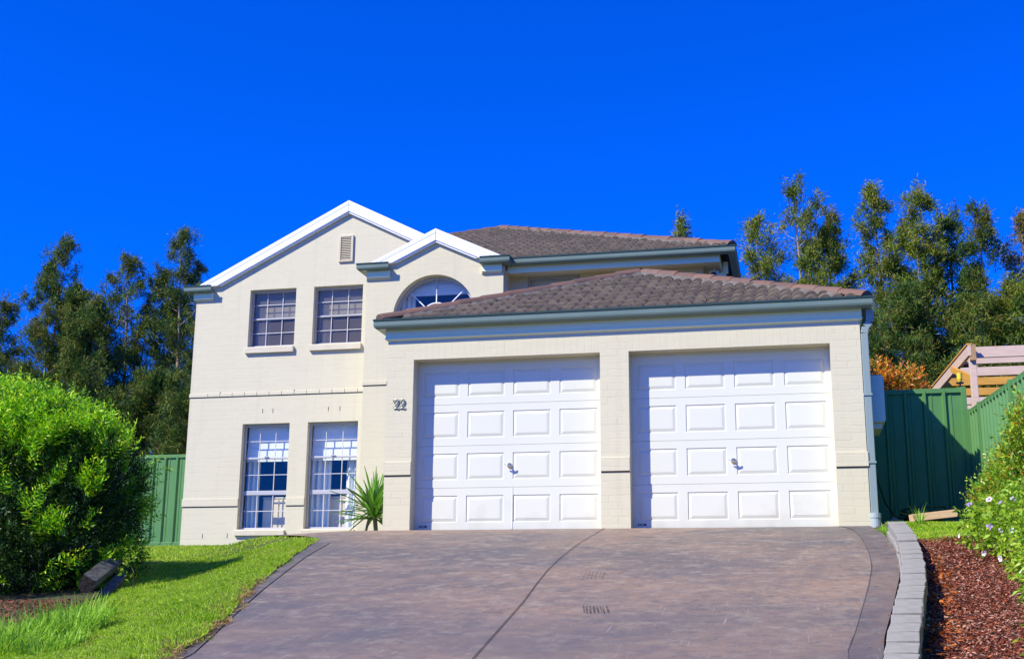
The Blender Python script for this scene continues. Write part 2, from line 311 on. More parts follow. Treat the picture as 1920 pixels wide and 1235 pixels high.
# driveway sheet
def drive_mat(k=1.0, tint=(1, 1, 1), nm='stained_concrete'):
    m = bpy.data.materials.new(nm); m.use_nodes = True; nt = m.node_tree; L = nt.links
    b = nt.nodes['Principled BSDF']; b.inputs['Roughness'].default_value = .62
    tc = N(nt, 'ShaderNodeTexCoord')
    def noise(sc, det, rgh=.6, st=None):
        n = N(nt, 'ShaderNodeTexNoise'); n.inputs['Scale'].default_value = sc; n.inputs['Detail'].default_value = det; n.inputs['Roughness'].default_value = rgh
        if st:
            mp = N(nt, 'ShaderNodeMapping'); mp.inputs['Scale'].default_value = st[0]; mp.inputs['Rotation'].default_value = (0, 0, st[1]); L.new(tc.outputs['Object'], mp.inputs[0]); L.new(mp.outputs[0], n.inputs[0])
        else: L.new(tc.outputs['Object'], n.inputs[0])
        return n.outputs[0]
    def mixc(f, a, c, lo, hi, amt=1):
        mr = N(nt, 'ShaderNodeMapRange'); mr.inputs[1].default_value = lo; mr.inputs[2].default_value = hi; mr.inputs[4].default_value = amt; L.new(f, mr.inputs[0])
        mx = N(nt, 'ShaderNodeMix', data_type='RGBA'); L.new(mr.outputs[0], mx.inputs[0])
        for q, i in ((a, 6), (c, 7)):
            if isinstance(q, tuple): mx.inputs[i].default_value = (*q, 1)
            else: L.new(q, mx.inputs[i])
        return mx.outputs[2]
    c = mixc(noise(.42, 6, .65), (.120, .106, .100), (.330, .215, .135), .42, .60)
    c = mixc(noise(1.7, 8, .7), c, (.105, .098, .092), .50, .64, .8)
    c = mixc(noise(5.5, 6, .7), c, (.42, .345, .25), .50, .74, .8)
    c = mixc(noise(2.2, 5, .7, ((6, .5, 1), .5)), c, (.29, .235, .21), .55, .8, .55)
    c = mixc(noise(2.6, 5, .7, ((.5, 7, 1), .4)), c, (.33, .235, .18), .6, .8, .5)
    c = mixc(noise(14, 6, .75), c, (.070, .064, .070), .48, .68, .6)
    c = mixc(noise(26, 6, .8, ((1, 2.5, 1), -.3)), c, (.45, .36, .27), .56, .76, .55)
    c = mixc(noise(9, 7, .75, ((1, 3.2, 1), .2)), c, (.35, .25, .19), .54, .76, .5)
    spx = N(nt, 'ShaderNodeSeparateXYZ'); L.new(tc.outputs['Object'], spx.inputs[0])
    ny = N(nt, 'ShaderNodeMath', operation='MULTIPLY_ADD'); ny.inputs[1].default_value = -.13; L.new(spx.outputs[1], ny.inputs[0]); L.new(noise(.8, 5, .7), ny.inputs[2])
    c = mixc(ny.outputs[0], c, (.108, .094, .104), 1.05, 1.6, .5)
    # fine light scratches in several directions
    for (st, rz, am, col) in ((( 50, 2.2, 1), .3, .8, (.42, .33, .29)), ((46, 1.8, 1), -.75, .5, (.40, .32, .30)), ((44, 2, 1), 1.35, .55, (.38, .32, .33))):
        c = mixc(noise(1.2, 3, .6, (st, rz)), c, col, .67, .74, am*.8)
    c = mixc(noise(38, 3, .6), c, (.045, .042, .055), .66, .78, .5)
    c = mixc(noise(70, 4, .7), c, (.30, .25, .22), .60, .80, .5)
    tm = N(nt, 'ShaderNodeMix', data_type='RGBA', blend_type='MULTIPLY'); tm.inputs[0].default_value = 1; tm.inputs[7].default_value = (k*tint[0], k*tint[1], k*tint[2], 1); L.new(c, tm.inputs[6]); c = tm.outputs[2]
    L.new(c, b.inputs['Base Color'])
    n = noise(120, 4); bp = N(nt, 'ShaderNodeBump'); bp.inputs['Distance'].default_value = .002; L.new(n, bp.inputs['Height']); L.new(bp.outputs[0], b.inputs['Normal'])
    rr = N(nt, 'ShaderNodeMapRange'); rr.inputs[3].default_value = .45; rr.inputs[4].default_value = .8; L.new(noise(2, 5), rr.inputs[0]); L.new(rr.outputs[0], b.inputs['Roughness'])
    return m
m_drive = drive_mat(.95)
ty = np.concatenate([np.arange(-14.6, .30, .1), np.arange(.3, 4.9, .4), [4.9]]); us = np.linspace(0, 1, 25)
DX = LE(ty)[:, None]*(1-us)+np.where(ty > .1, -.33, RE(ty))[:, None]*us
DX = np.where((ty[:, None] > -.02) & (ty[:, None] <= .1), LE(ty)[:, None]*(1-us)+5.5*us, DX)
DYg = np.repeat(ty[:, None], 25, 1); DZ = zdx(DX, DYg)+.006
d = mesh_np('driveway', np.stack([DX, DYg, DZ], -1).reshape(-1, 3), grid_faces(len(ty), 25), m_drive); tag(d, kind='structure')
def strip_on(curve, w_, y0, y1, off, name, mt, step=.15):
    ys = np.arange(y0, y1+1e-6, step); v = []; 
    for y in ys:
        x = float(curve(y)); v += [(x-w_/2, y, float(zd(y))+off), (x+w_/2, y, float(zd(y))+off)]
    f = [(2*i, 2*i+1, 2*i+3, 2*i+2) for i in range(len(ys)-1)]
    o = mesh_np(name, np.array(v), np.array(f), mt); tag(o, kind='structure'); return o
m_band = drive_mat(.72, (.95, 1, 1.08), 'stained_concrete_border')
def band(inner, outer, y0, y1, name):
    ys = np.arange(y0, y1+1e-6, .12); V = []
    for y in ys:
        for u in np.linspace(0, 1, 5): V.append((float(inner(y))*(1-u)+float(outer(y))*u, y, float(zd(y))+.009))
    o = mesh_np(name, np.array(V), grid_faces(len(ys), 5), m_band); tag(o, kind='structure')
JR = mkcurve([(-14.5, 4.9), (-7.98, 4.98), (-7.46, 5.04), (-6.76, 5.11), (-5.66, 5.22), (-4.69, 5.30), (-3.84, 5.33), (-2.55, 5.33), (-1.64, 5.30), (-.3, 5.12)])
JL = mkcurve([(-14.5, 1.6), (-8.27, 1.36), (-7.75, 1.22), (-6.91, .98), (-5.71, .66), (-3.87, .22), (-2.6, -.02)])
band(JR, RE, -14.3, -.3, 'driveway_border'); band(lambda y: max(float(JL(y)), float(LE(y))+.001), LE, -14.3, -2.6, 'driveway_border')
m_sawcut = mat('saw_cut', (.018, .016, .018), .9)
m_palecut = mat('border_joint', (.05, .043, .05), .9, var=(.20, .17, .15), vscale=1.2)
strip_on(mkcurve([(-14.5, 3.5), (-8.2, 3.01), (-6.4, 2.88), (-5.6, 2.80), (-4.8, 2.73), (-3.9, 2.68), (-3.1, 2.66), (-1.8, 2.65), (-1.2, 2.62), (-.6, 2.56), (0, 2.47)]), .0065, -14.4, -.02, .013, 'driveway_control_joint', m_sawcut)
strip_on(mkcurve([(-14.5, 4.9), (-7.98, 4.98), (-7.46, 5.04), (-6.76, 5.11), (-5.66, 5.22), (-4.69, 5.30), (-3.84, 5.33), (-2.55, 5.33), (-1.64, 5.30), (-.3, 5.12)]), .007, -14.4, -.3, .013, 'driveway_border_joint', m_palecut)
strip_on(mkcurve([(-14.5, 1.6), (-8.27, 1.36), (-7.75, 1.22), (-6.91, .98), (-5.71, .66), (-3.87, .22), (-2.6, -.02)]), .007, -14.4, -2.6, .013, 'driveway_edge_joint', m_palecut)
# tyre marks: faded rubber bars
def rubber_mat(name, fa):
    m = mat(name, (.03, .03, .035), .8); nt = m.node_tree; L = nt.links
    nz = N(nt, 'ShaderNodeTexNoise'); nz.inputs['Scale'].default_value = 60; nz.inputs['Detail'].default_value = 4
    tr = N(nt, 'ShaderNodeBsdfTransparent'); mx = N(nt, 'ShaderNodeMixShader')
    mr = N(nt, 'ShaderNodeMapRange'); mr.inputs[1].default_value = .35; mr.inputs[2].default_value = .65; mr.inputs[4].default_value = fa
    tc = N(nt, 'ShaderNodeTexCoord'); L.new(tc.outputs['Object'], nz.inputs[0]); L.new(nz.outputs[0], mr.inputs[0]); L.new(mr.outputs[0], mx.inputs[0])
    L.new(tr.outputs[0], mx.inputs[1]); L.new(nt.nodes['Principled BSDF'].outputs[0], mx.inputs[2]); L.new(mx.outputs[0], nt.nodes['Material Output'].inputs[0]); return m
def tyre(x0, x1, y0, y1, n, lean, fa, nm):
    mb = MB()
    for i in range(n):
        xa = x0+(x1-x0)*(i+random.uniform(.02, .2))/n; xb = x0+(x1-x0)*(i+random.uniform(.5, .85))/n; ya = y0+random.uniform(0, .05); yb = y1-random.uniform(0, .05)
        mb.add([(xa, ya, float(zd(ya))+.010), (xb, ya, float(zd(ya))+.010), (xb+lean, yb, float(zd(yb))+.010), (xa+lean, yb, float(zd(yb))+.010)], [(0, 1, 2, 3)])
    tag(mb.build(nm, rubber_mat('rubber', fa)), kind='structure')
tyre(3.37, 3.55, -6.86, -6.56, 8, -.05, .85, 'driveway_tyre_mark')
tyre(3.10, 3.28, -5.35, -4.9, 6, -.04, .33, 'driveway_tyre_mark')
tyre(2.70, 2.84, -6.9, -6.65, 5, .02, .3, 'driveway_tyre_mark')

# ------------------------------------------------------------------ the house
H = empty('brick_house', (-.3, 3, 0))
tag(H, 'two storey cream painted brick house with brown tiled roof and two white garage doors', 'house')
H_Z = 5.03
def wall_with_holes(mb, x0, x1, z0, z1, y, holes, depth=.24, extra=()):
    """front face with rectangular holes (hx0,hx1,hz0,hz1) and their reveals; extra = further breakpoints"""
    xs = sorted({x0, x1, *[h[i] for h in holes for i in (0, 1)]}); zs = sorted({z0, z1, *[h[i] for h in holes for i in (2, 3)]})
    inh = lambda x, z: any(h[0] < x < h[1] and h[2] < z < h[3] for h in holes)
    for i in range(len(xs)-1):
        for j in range(len(zs)-1):
            if not inh((xs[i]+xs[i+1])/2, (zs[j]+zs[j+1])/2):
                mb.add([(xs[i], y, zs[j]), (xs[i+1], y, zs[j]), (xs[i+1], y, zs[j+1]), (xs[i], y, zs[j+1])], [(0, 1, 2, 3)])
    for (a, b, c, d_) in holes:
        Y = y+depth
        mb.add([(a, y, c), (a, Y, c), (a, Y, d_), (a, y, d_)], [(0, 1, 2, 3)])
        mb.add([(b, y, c), (b, Y, c), (b, Y, d_), (b, y, d_)], [(3, 2, 1, 0)])
        mb.add([(a, y, d_), (b, y, d_), (b, Y, d_), (a, Y, d_)], [(0, 1, 2, 3)])
        mb.add([(a, y, c), (b, y, c), (b, Y, c), (a, Y, c)], [(3, 2, 1, 0)])
# garage walls
G0, G1 = -.354, 5.562; DA = (0, 2.423); DB = (2.782, 5.205)
mb = MB(); wall_with_holes(mb, G0, G1, -.6, 2.60, 0, [(*DA, -.3, 2.2), (*DB, -.3, 2.2)], .26)
mb.add([(G0, 0, -.6), (G0, 5, -.6), (G0, 5, 2.6), (G0, 0, 2.6)], [(0, 1, 2, 3)]); mb.add([(G1, 0, -.6), (G1, 5.6, -.6), (G1, 5.6, 2.6), (G1, 0, 2.6)], [(0, 1, 2, 3)])
mb.build('garage_wall', m_brickG, H)
mb = MB()
for a, b in ((G0, DA[0]), (DA[1], DB[0]), (DB[1], G1+.014)):
    mb = MB(); mb.box(a+(-.014 if a == G0 else 0), b, -.016, .001, .715, .885); mb.build('belt_course', m_brickG, H, bevel=.004)
mb = MB(); mb.box(G1+.001, G1+.014, .001, 5.5, .715, .885); mb.build('belt_course', m_brickG, H, bevel=.004)
for a, b in ((G0, DA[0]), (DA[1], DB[0]), (DB[1], G1)): mb = MB(); mb.box(a+.005, b-.005, -.006, .0005, .700, .7145); mb.build('belt_shadow_line', m_dark, H)  # dark strip drawn as the shadow under the projecting belt
# concrete slab edge/apron under doors
# garage doors
def garage_door(x0, x1, label):
    D = empty('garage_door', ((x0+x1)/2, .22, 0)); D.parent = H; D.matrix_parent_inverse = Matrix.Translation(-Vector(H.location)); D['label'] = label
    y = .22; sec = .535; z0 = .035; cx = (x0+x1)/2
    mb = MB()
    for r in range(4):
        za = z0+r*sec; zb = za+sec-.004
        zp0 = za+.10; zp1 = zp0+.335
        xs = []; 
        for k in range(4):
            c_ = cx+(k-1.5)*.60; xs.append((c_-.242, c_+.242))
        # flat field round the panels
        edges = [x0-.03]+[q for p_ in xs for q in p_]+[x1+.03]
        for i in range(len(edges)-1):
            a, b = edges[i], edges[i+1]
            if i % 2 == 0: mb.add([(a, y, za), (b, y, za), (b, y, zb), (a, y, zb)], [(0, 1, 2, 3)])
            else:
                mb.add([(a, y, za), (b, y, za), (b, y, zp0), (a, y, zp0)], [(0, 1, 2, 3)]); mb.add([(a, y, zp1), (b, y, zp1), (b, y, zb), (a, y, zb)], [(0, 1, 2, 3)])
                rings = [(0, 0), (.008, .010), (.050, -.001), (.053, .001), (.058, 0)]
                R = [[(a+o, y+dp, zp0+o), (b-o, y+dp, zp0+o), (b-o, y+dp, zp1-o), (a+o, y+dp, zp1-o)] for o, dp in rings]
                for q in range(len(R)-1):
                    for e in range(4):
                        f = (e+1) % 4; mb.add([R[q][e], R[q][f], R[q+1][f], R[q+1][e]], [(0, 1, 2, 3)])
                mb.add(R[-1], [(0, 1, 2, 3)])
        # top/bottom lip between sections
        mb.add([(x0-.03, y, zb), (x1+.03, y, zb), (x1+.03, y+.012, zb+.002), (x0-.03, y+.012, zb+.002)], [(0, 1, 2, 3)])
        mb.add([(x0-.03, y, za), (x1+.03, y, za), (x1+.03, y+.012, za-.002), (x0-.03, y+.012, za-.002)], [(0, 1, 2, 3)])
    mb.box(x0-.03, x1+.03, y+.013, y+.04, z0-.01, 2.195)
    mb.box(x0-.03, x1+.03, y+.001, y+.012, 2.173, 2.198)
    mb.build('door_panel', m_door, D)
    mb = MB(); mb.box(x0+.003, x1-.003, y-.004, y+.03, .004, .034); mb.build('rubber_seal', m_black, D)
    # T handle
    hx, hz = cx+.020, .838
    mb = MB(); mb.tube([(hx, y, hz), (hx, y-.012, hz)], .032, 16); mb.tube([(hx, y-.012, hz), (hx, y-.055, hz)], .011, 10)
    mb.tube([(hx-.055, y-.055, hz+.006), (hx-.03, y-.062, hz+.002), (hx, y-.064, hz), (hx+.03, y-.062, hz+.001), (hx+.05, y-.055, hz+.004)], [.006, .010, .012, .010, .006], 10)
    mb.build('handle', m_chrome, D, smooth=True)
    mb = MB(); px = x0+.06
    mb.box(px, px+.10, y-.0035, y+.001, .072, .097); mb.cur = 1
    for k, (a, b) in enumerate(((.010, .022), (.034, .041), (.043, .050), (.052, .058), (.060, .066), (.068, .074))): mb.box(px+a, px+b, y-.0045, y-.0036, .080, .090)
    mb.build('maker_plate', [m_black, m_white], D)
    return D
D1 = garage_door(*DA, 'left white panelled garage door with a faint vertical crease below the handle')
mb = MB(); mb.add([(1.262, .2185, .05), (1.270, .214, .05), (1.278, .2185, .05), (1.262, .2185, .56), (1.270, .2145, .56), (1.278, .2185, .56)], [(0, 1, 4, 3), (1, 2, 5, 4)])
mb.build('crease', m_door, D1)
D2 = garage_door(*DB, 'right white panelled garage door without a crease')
# upper left gable block
LX0, LX1, LY = -6.15, -2.40, 5.75
WX = [(-5.062, -4.145), (-3.795, -2.842)]
WU = (3.845, 4.935); WL = (.51, 2.41)
GP = (-3.165, 6.40); SL = .505
mb = MB(); holes = [(a, b, *z) for a, b in WX for z in (WU, WL)]
wall_with_holes(mb, LX0, LX1, -.6, 4.95, LY, holes, .22)
zl = lambda X: GP[1]-SL*abs(X-GP[0])
mb.add([(GP[0]-(GP[1]-4.95)/SL, LY, 4.95), (-.33, LY, 4.95), (-.33, LY, zl(-.33)), (GP[0], LY, GP[1])], [(0, 1, 2, 3)])
mb.add([(LX0, LY, -.6), (LX0, 14, -.6), (LX0, 14, 4.95), (LX0, LY, 4.95)], [(0, 1, 2, 3)])
mb.build('front_gable_wall', m_brickL, H)
mb = MB(); mb.box(LX0-.012, LX1-.08, LY-.014, LY+.001, 2.93, 2.995); mb.build('belt_course', m_brickL, H, bevel=.003)
mb = MB(); mb.box(LX0, LX1-.1, LY-.006, LY+.0005, 2.917, 2.9295); mb.build('belt_shadow_line', m_dark, H)  # shadow line of the upper belt, as a dark strip
holes_ = []
for k in range(16):
    x = LX0+.36+k*.243
    if x < LX1-.1 and k % 1 == 0: holes_.append((x, x+.006, LY-.0155, LY+.0005, 2.93, 2.995+random.choice((0, 0, .02))))
for x in (-4.69, -4.49, -3.42, -3.20): holes_.append((x, x+.011, LY-.002, LY+.0005, 2.60, 2.68))
for x in (-5.72, -5.24): holes_.append((x, x+.011, LY-.002, LY+.0005, .36, .44))
for q in holes_: mb = MB(); mb.box(*q); mb.build('weep_hole', m_dark, H)
mb = MB()
for a, b in ((LX0-.012, WX[0][0]), (WX[0][1], WX[1][0]), (WX[1][1], LX1-.06)): mb = MB(); mb.box(a, b, LY-.014, LY+.001, .925, 1.06); mb.build('belt_course', m_brickL, H, bevel=.003)
for a, b in ((LX0, WX[0][0]-.01), (WX[0][1]+.01, WX[1][0]-.01), (WX[1][1]+.01, LX1-.06)): mb = MB(); mb.box(a, b, LY-.006, LY+.0005, .908, .9245); mb.build('belt_shadow_line', m_dark, H)  # shadow under the lower belt, put in as dark strips
# arch block
AX0, AX1, AY = -2.485, -.012, 4.95
AC = (-1.245, 4.063); AR = .738; AP = (-1.235, 5.46); ASL = .475
mb = MB(); za = lambda X: AP[1]-ASL*abs(X-AP[0])
mb.add([(AX0, AY, -.6), (AX1, AY, -.6), (AX1, AY, 3.6), (AX0, AY, 3.6)], [(0, 1, 2, 3)])
mb.add([(AX0, AY, 3.6), (AC[0]-AR, AY, 3.6), (AC[0]-AR, AY, AC[1]), (AX0, AY, AC[1])], [(0, 1, 2, 3)])
mb.add([(AC[0]+AR, AY, 3.6), (AX1, AY, 3.6), (AX1, AY, AC[1]), (AC[0]+AR, AY, AC[1])], [(0, 1, 2, 3)])
arc = [(AC[0]-AR*math.cos(math.pi*i/40), AC[1]+AR*math.sin(math.pi*i/40)) for i in range(41)]
top = [(AX0, za(AX0))]+[(x, za(x)) for x, z in arc]+[(AX1, za(AX1))]
mb.add([(AX0, AY, AC[1]), (arc[0][0], AY, AC[1]), (arc[0][0], AY, za(arc[0][0])), (AX0, AY, za(AX0))], [(0, 1, 2, 3)])
mb.add([(arc[-1][0], AY, AC[1]), (AX1, AY, AC[1]), (AX1, AY, za(AX1)), (arc[-1][0], AY, za(arc[-1][0]))], [(0, 1, 2, 3)])
for i in range(40):
    (xa, z_a), (xb, z_b) = arc[i], arc[i+1]
    if xa < AP[0] < xb: mb.add([(xa, AY, z_a), (xb, AY, z_b), (xb, AY, za(xb)), (AP[0], AY, AP[1]), (xa, AY, za(xa))], [(0, 1, 2, 3, 4)])
    else: mb.add([(xa, AY, z_a), (xb, AY, z_b), (xb, AY, za(xb)), (xa, AY, za(xa))], [(0, 1, 2, 3)])
prof = [(AC[0]-AR, 3.6)]+arc+[(AC[0]+AR, 3.6)]
for i in range(len(prof)-1):
    (xa, z_a), (xb, z_b) = prof[i], prof[i+1]; mb.add([(xa, AY, z_a), (xb, AY, z_b), (xb, AY+.21, z_b), (xa, AY+.21, z_a)], [(0, 1, 2, 3)])
mb.add([(prof[0][0], AY, 3.6), (prof[-1][0], AY, 3.6), (prof[-1][0], AY+.21, 3.6), (prof[0][0], AY+.21, 3.6)], [(0, 1, 2, 3)])
mb.add([(AX0, AY, -.6), (AX0, LY+.2, -.6), (AX0, LY+.2, 4.9), (AX0, AY, 4.9)], [(0, 1, 2, 3)])
mb.add([(AX1, AY, 0), (AX1, 5.7, 0), (AX1, 5.7, 5.0), (AX1, AY, 5.0)], [(0, 1, 2, 3)])
mb.build('arched_window_wall', m_brickA, H)
mb = MB(); mb.box(AX0-.01, -2.05, AY-.014, AY+.001, 2.885, 2.95); mb.build('belt_course', m_brickA, H, bevel=.003)
mb = MB(); mb.box(AX0, -2.07, AY-.006, AY+.0005, 2.87, 2.8845); mb.build('belt_shadow_line', m_dark, H)  # dark strip for the shadow below the short belt
# rear wall on the right with its window
BX1 = 3.344; BY = 5.52
mb = MB(); wall_with_holes(mb, AX1, BX1, 2.2, 4.87, BY, [(.29, 1.222, 3.75, 4.835)], .16)
mb.add([(BX1, BY, -.5), (BX1, 14, -.5), (BX1, 14, 4.87), (BX1, BY, 4.87)], [(0, 1, 2, 3)])
mb.build('rear_wall', m_brickA, H)
# backs, floors: keep daylight out
mb = MB(); mb.box(LX0+.02, BX1-.02, 13.8, 14, -.5, 4.9); mb.build('back_wall', m_brickA, H)
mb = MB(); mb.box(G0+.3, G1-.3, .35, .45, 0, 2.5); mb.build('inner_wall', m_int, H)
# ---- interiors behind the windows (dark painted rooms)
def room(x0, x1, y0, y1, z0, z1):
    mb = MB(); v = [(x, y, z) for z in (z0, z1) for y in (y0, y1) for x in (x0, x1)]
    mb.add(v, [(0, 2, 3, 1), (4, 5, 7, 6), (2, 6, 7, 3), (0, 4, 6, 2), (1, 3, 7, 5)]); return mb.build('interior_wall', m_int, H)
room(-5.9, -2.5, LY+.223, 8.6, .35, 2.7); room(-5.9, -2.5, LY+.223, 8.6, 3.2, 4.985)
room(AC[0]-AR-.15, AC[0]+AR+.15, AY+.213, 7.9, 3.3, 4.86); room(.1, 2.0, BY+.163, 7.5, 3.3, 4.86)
# ---- windows
def window(name, a, b, z0, z1, y, rows, rails, label, rec=.10, cols=3, gm=None):
    W = empty('window', ((a+b)/2, y, z0)); W.parent = H; W.matrix_parent_inverse = Matrix.Translation(-Vector(H.location)); W['label'] = label
    yf = y+rec; fwid = .032
    mb = MB()
    for bx in ((a, a+fwid, z0, z1), (b-fwid, b, z0, z1), (a+fwid, b-fwid, z0, z0+.035), (a+fwid, b-fwid, z1-.045, z1)):
        mb.box(bx[0]+.001, bx[1]-.001, yf, yf+.06, bx[2]+.001, bx[3]-.001)
    for (rz, rh) in rails: mb.box(a+fwid-.002, b-fwid+.002, yf+.004, yf+.05, rz-rh/2, rz+rh/2)
    mb.build('frame', m_alu, W, bevel=.003)
    mb = MB(); ga, gb = a+fwid+.012, b-fwid-.012
    for k in range(1, cols):
        x = a+(b-a)*k/cols
        segs = [z0+.035]+[q for rz, rh in sorted(rails) for q in (rz-rh/2, rz+rh/2)]+[z1-.045]
        for q in range(0, len(segs), 2): mb.box(x-.006, x+.006, yf+.018, yf+.034, segs[q]+.001, segs[q+1]-.001)
    xs = [a+fwid]+[q for k in range(1, cols) for q in (a+(b-a)*k/cols-.006, a+(b-a)*k/cols+.006)]+[b-fwid]
    for rz in rows:
        for q in range(0, len(xs), 2): mb.box(xs[q]+.001, xs[q+1]-.001, yf+.018, yf+.034, rz-.006, rz+.006)
    mb.build('glazing_bars', m_bar, W)
    mb = MB(); mb.add([(a+.01, yf+.040, z0+.01), (b-.01, yf+.040, z0+.01), (b-.01, yf+.040, z1-.01), (a+.01, yf+.040, z1-.01)], [(0, 1, 2, 3)])
    mb.build('glass', gm or m_glass, W)
    return W
def sill(W, a, b, y, z, h=.13, pr=.055):
    mb = MB(); mb.add([(a-.03, y-pr, z-h), (b+.01, y-pr, z-h), (b+.01, y+.10, z-h), (a-.03, y+.10, z-h), (a-.03, y-pr, z-.022), (b+.01, y-pr, z-.022), (b+.01, y+.10, z), (a-.03, y+.10, z)], [(0, 1, 2, 3), (4, 5, 6, 7), (0, 1, 5, 4), (1, 2, 6, 5), (2, 3, 7, 6), (3, 0, 4, 7)])
    mb.build('sill', m_sill, W, bevel=.006)
nm = {0: 'left', 1: 'right'}
for i, (a, b) in enumerate(WX):
    W = window('u', a, b, *WU, LY, [4.66, 4.12], [(4.39, .03)], f'{nm[i]} one of the two upper windows in the tall gable', gm=m_gscreen); sill(W, a, b, LY, WU[0]+.001)
    W = window('l', a, b, *WL, LY, [2.10, 1.49, .84], [(1.79, .035), (1.165, .075)], f'{nm[i]} one of the two tall ground floor windows'); sill(W, a, b, LY, WL[0]+.001, .115)
    if True:
        mb = MB(); mb.box((a+b)/2-.04, (a+b)/2+.04, LY+.085, LY+.103, 1.805, 1.825); mb.build('latch', m_alu, W)
W = window('r', .29, 1.222, 3.75, 4.835, BY, [], [(4.3, .03)], 'shaded upper window half hidden by the garage roof', .06, 2)
# arched window
W = empty('arched_window', (AC[0], AY, 3.6)); W.parent = H; W.matrix_parent_inverse = Matrix.Translation(-Vector(H.location))
yf = AY+.145
mb = MB(); ri, ro = AR-.045, AR-.001
for i in range(40):
    t0, t1 = math.pi*i/40, math.pi*(i+1)/40
    q = [(AC[0]-r*math.cos(t), AC[1]+r*math.sin(t)) for r, t in ((ri, t0), (ro, t0), (ro, t1), (ri, t1))]
    mb.prism(q, yf, yf+.05)
mb.box(AC[0]-ro, AC[0]-ri, yf, yf+.05, 3.602, AC[1]-.001); mb.box(AC[0]+ri, AC[0]+ro, yf, yf+.05, 3.602, AC[1]-.001); mb.box(AC[0]-ri, AC[0]+ri, yf, yf+.05, 3.602, 3.64)
mb.box(AC[0]-.012, AC[0]+.012, yf+.006, yf+.04, AC[1]+.44, AC[1]+ri-.001)
mb.build('frame', m_alu, W)
mb = MB(); r2, r1 = .283, .265
for i in range(24):
    t0, t1 = math.pi*i/24, math.pi*(i+1)/24
    mb.prism([(AC[0]-r*math.cos(t), AC[1]+r*math.sin(t)) for r, t in ((r1, t0), (r2, t0), (r2, t1), (r1, t1))], yf+.014, yf+.026)
mb.box(AC[0]-.009, AC[0]+.009, yf+.010, yf+.0135, AC[1]-.1, AC[1]+.44)
for sg in (-1, 1): mb.obox((AC[0]+sg*.13, yf+.030, AC[1]+.13), (AC[0]+sg*.485, yf+.030, AC[1]+.485), .006, .017)
mb.box(AC[0]-ri, AC[0]+ri, yf+.014, yf+.026, AC[1]-.02, AC[1]-.001)
mb.build('glazing_bars', mat('bright_glazing_bar', (.9, .9, .92), .4), W)
mb = MB(); mb.add([(x, yf+.038, z) for x, z in [(AC[0]-.72*math.cos(math.pi*i/40), AC[1]+.72*math.sin(math.pi*i/40)) for i in range(41)]+[(AC[0]+.72, 3.62), (AC[0]-.72, 3.62)]], [tuple(range(43))]); mb.build('glass', m_glass, W)
sill(W, AC[0]-AR, AC[0]+AR, AY, 3.601)
# gable vent
V = MB(); vx0, vx1, vz0, vz1 = -3.335, -3.055, 5.375, 5.885
for q in ((vx0, vx0+.04, vz0, vz1), (vx1-.04, vx1, vz0, vz1), (vx0+.041, vx1-.041, vz0, vz0+.035), (vx0+.041, vx1-.041, vz1-.035, vz1)): V.box(q[0], q[1], LY-.035, LY, q[2], q[3])
vent = V.build('gable_vent', m_sill, H, bevel=.004)
V = MB()
for k in range(13):
    z = vz0+.05+k*.0335; V.add([(vx0+.04, LY-.030, z-.004), (vx1-.04, LY-.030, z-.004), (vx1-.04, LY-.005, z+.022), (vx0+.04, LY-.005, z+.022)], [(0, 1, 2, 3)])
V.build('louvres', m_sill, vent)
# ---- sweeps for gutters and fascia
def sweep(mb, path, prof, closed_ends=True):
    """path: plan points; the outside is to the right of travel; prof: (outward offset, z)"""
    n = len(path); P = [Vector((p[0], p[1], 0)) for p in path]; k = len(prof); V = []
    for i in range(n):
        ds = []
        if i > 0: ds.append((P[i]-P[i-1]).normalized())
        if i < n-1: ds.append((P[i+1]-P[i]).normalized())
        ns = [Vector((d_.y, -d_.x, 0)) for d_ in ds]
        nn = sum(ns, Vector()); nn.normalize(); f = 1/max(.3, nn.dot(ns[0]))
        for o, z in prof: q = P[i]+nn*(o*f); V.append((q.x, q.y, z))
    F = [(i*k+j, i*k+(j+1) % k, (i+1)*k+(j+1) % k, (i+1)*k+j) for i in range(n-1) for j in range(k)]
    if closed_ends: F += [tuple(range(k)), tuple(range((n-1)*k, n*k))[::-1]]
    mb.add(V, F)
def gutter_prof(zt, w_=.125):   # quad gutter with a rolled top lip
    return [(0, zt-.115), (w_-.035, zt-.120), (w_-.010, zt-.100), (w_-.002, zt-.078), (w_-.002, zt-.030), (w_-.012, zt-.022), (w_, zt-.014), (w_, zt), (w_-.014, zt+.002), (w_-.016, zt-.012), (w_-.026, zt-.040), (.01, zt-.045), (0, zt-.045)]
ZG = 2.715
Gt = empty('roof', (2.6, 3, 2.7)); Gt.parent = H; Gt.matrix_parent_inverse = Matrix.Translation(-Vector(H.location)); Gt['label'] = 'low hipped tile roof over the garage'
# garage: path left side -> front -> right side (outside on the right of travel means travel towards -Y on the left)
gp = [(G0-.035, 4.9), (G0-.035, -.035), (G1+.035, -.035), (G1+.035, 5.5)]
def bead(path, zt, w_, parent):
    mb = MB(); sweep(mb, path, [(w_-.016, zt-.004), (w_+.004, zt-.018), (w_+.006, zt+.002), (w_-.004, zt+.010), (w_-.018, zt+.006)]); mb.build('gutter_bead', m_bead, parent)
mb = MB(); sweep(mb, gp, gutter_prof(ZG)); mb.build('gutter', m_gutter, Gt); bead(gp, ZG, .125, Gt)
mb = MB(); sweep(mb, gp, [(-.034, 2.455), (.0, 2.475), (.0, 2.495), (-.006, 2.50), (-.006, 2.70), (-.034, 2.70)]); mb.build('fascia', m_fascia, Gt)
mb = MB(); mb.box(G0-.03, G1+.03, -.03, 5.3, 2.68, 2.70); mb.build('ceiling_lining', m_under, Gt)
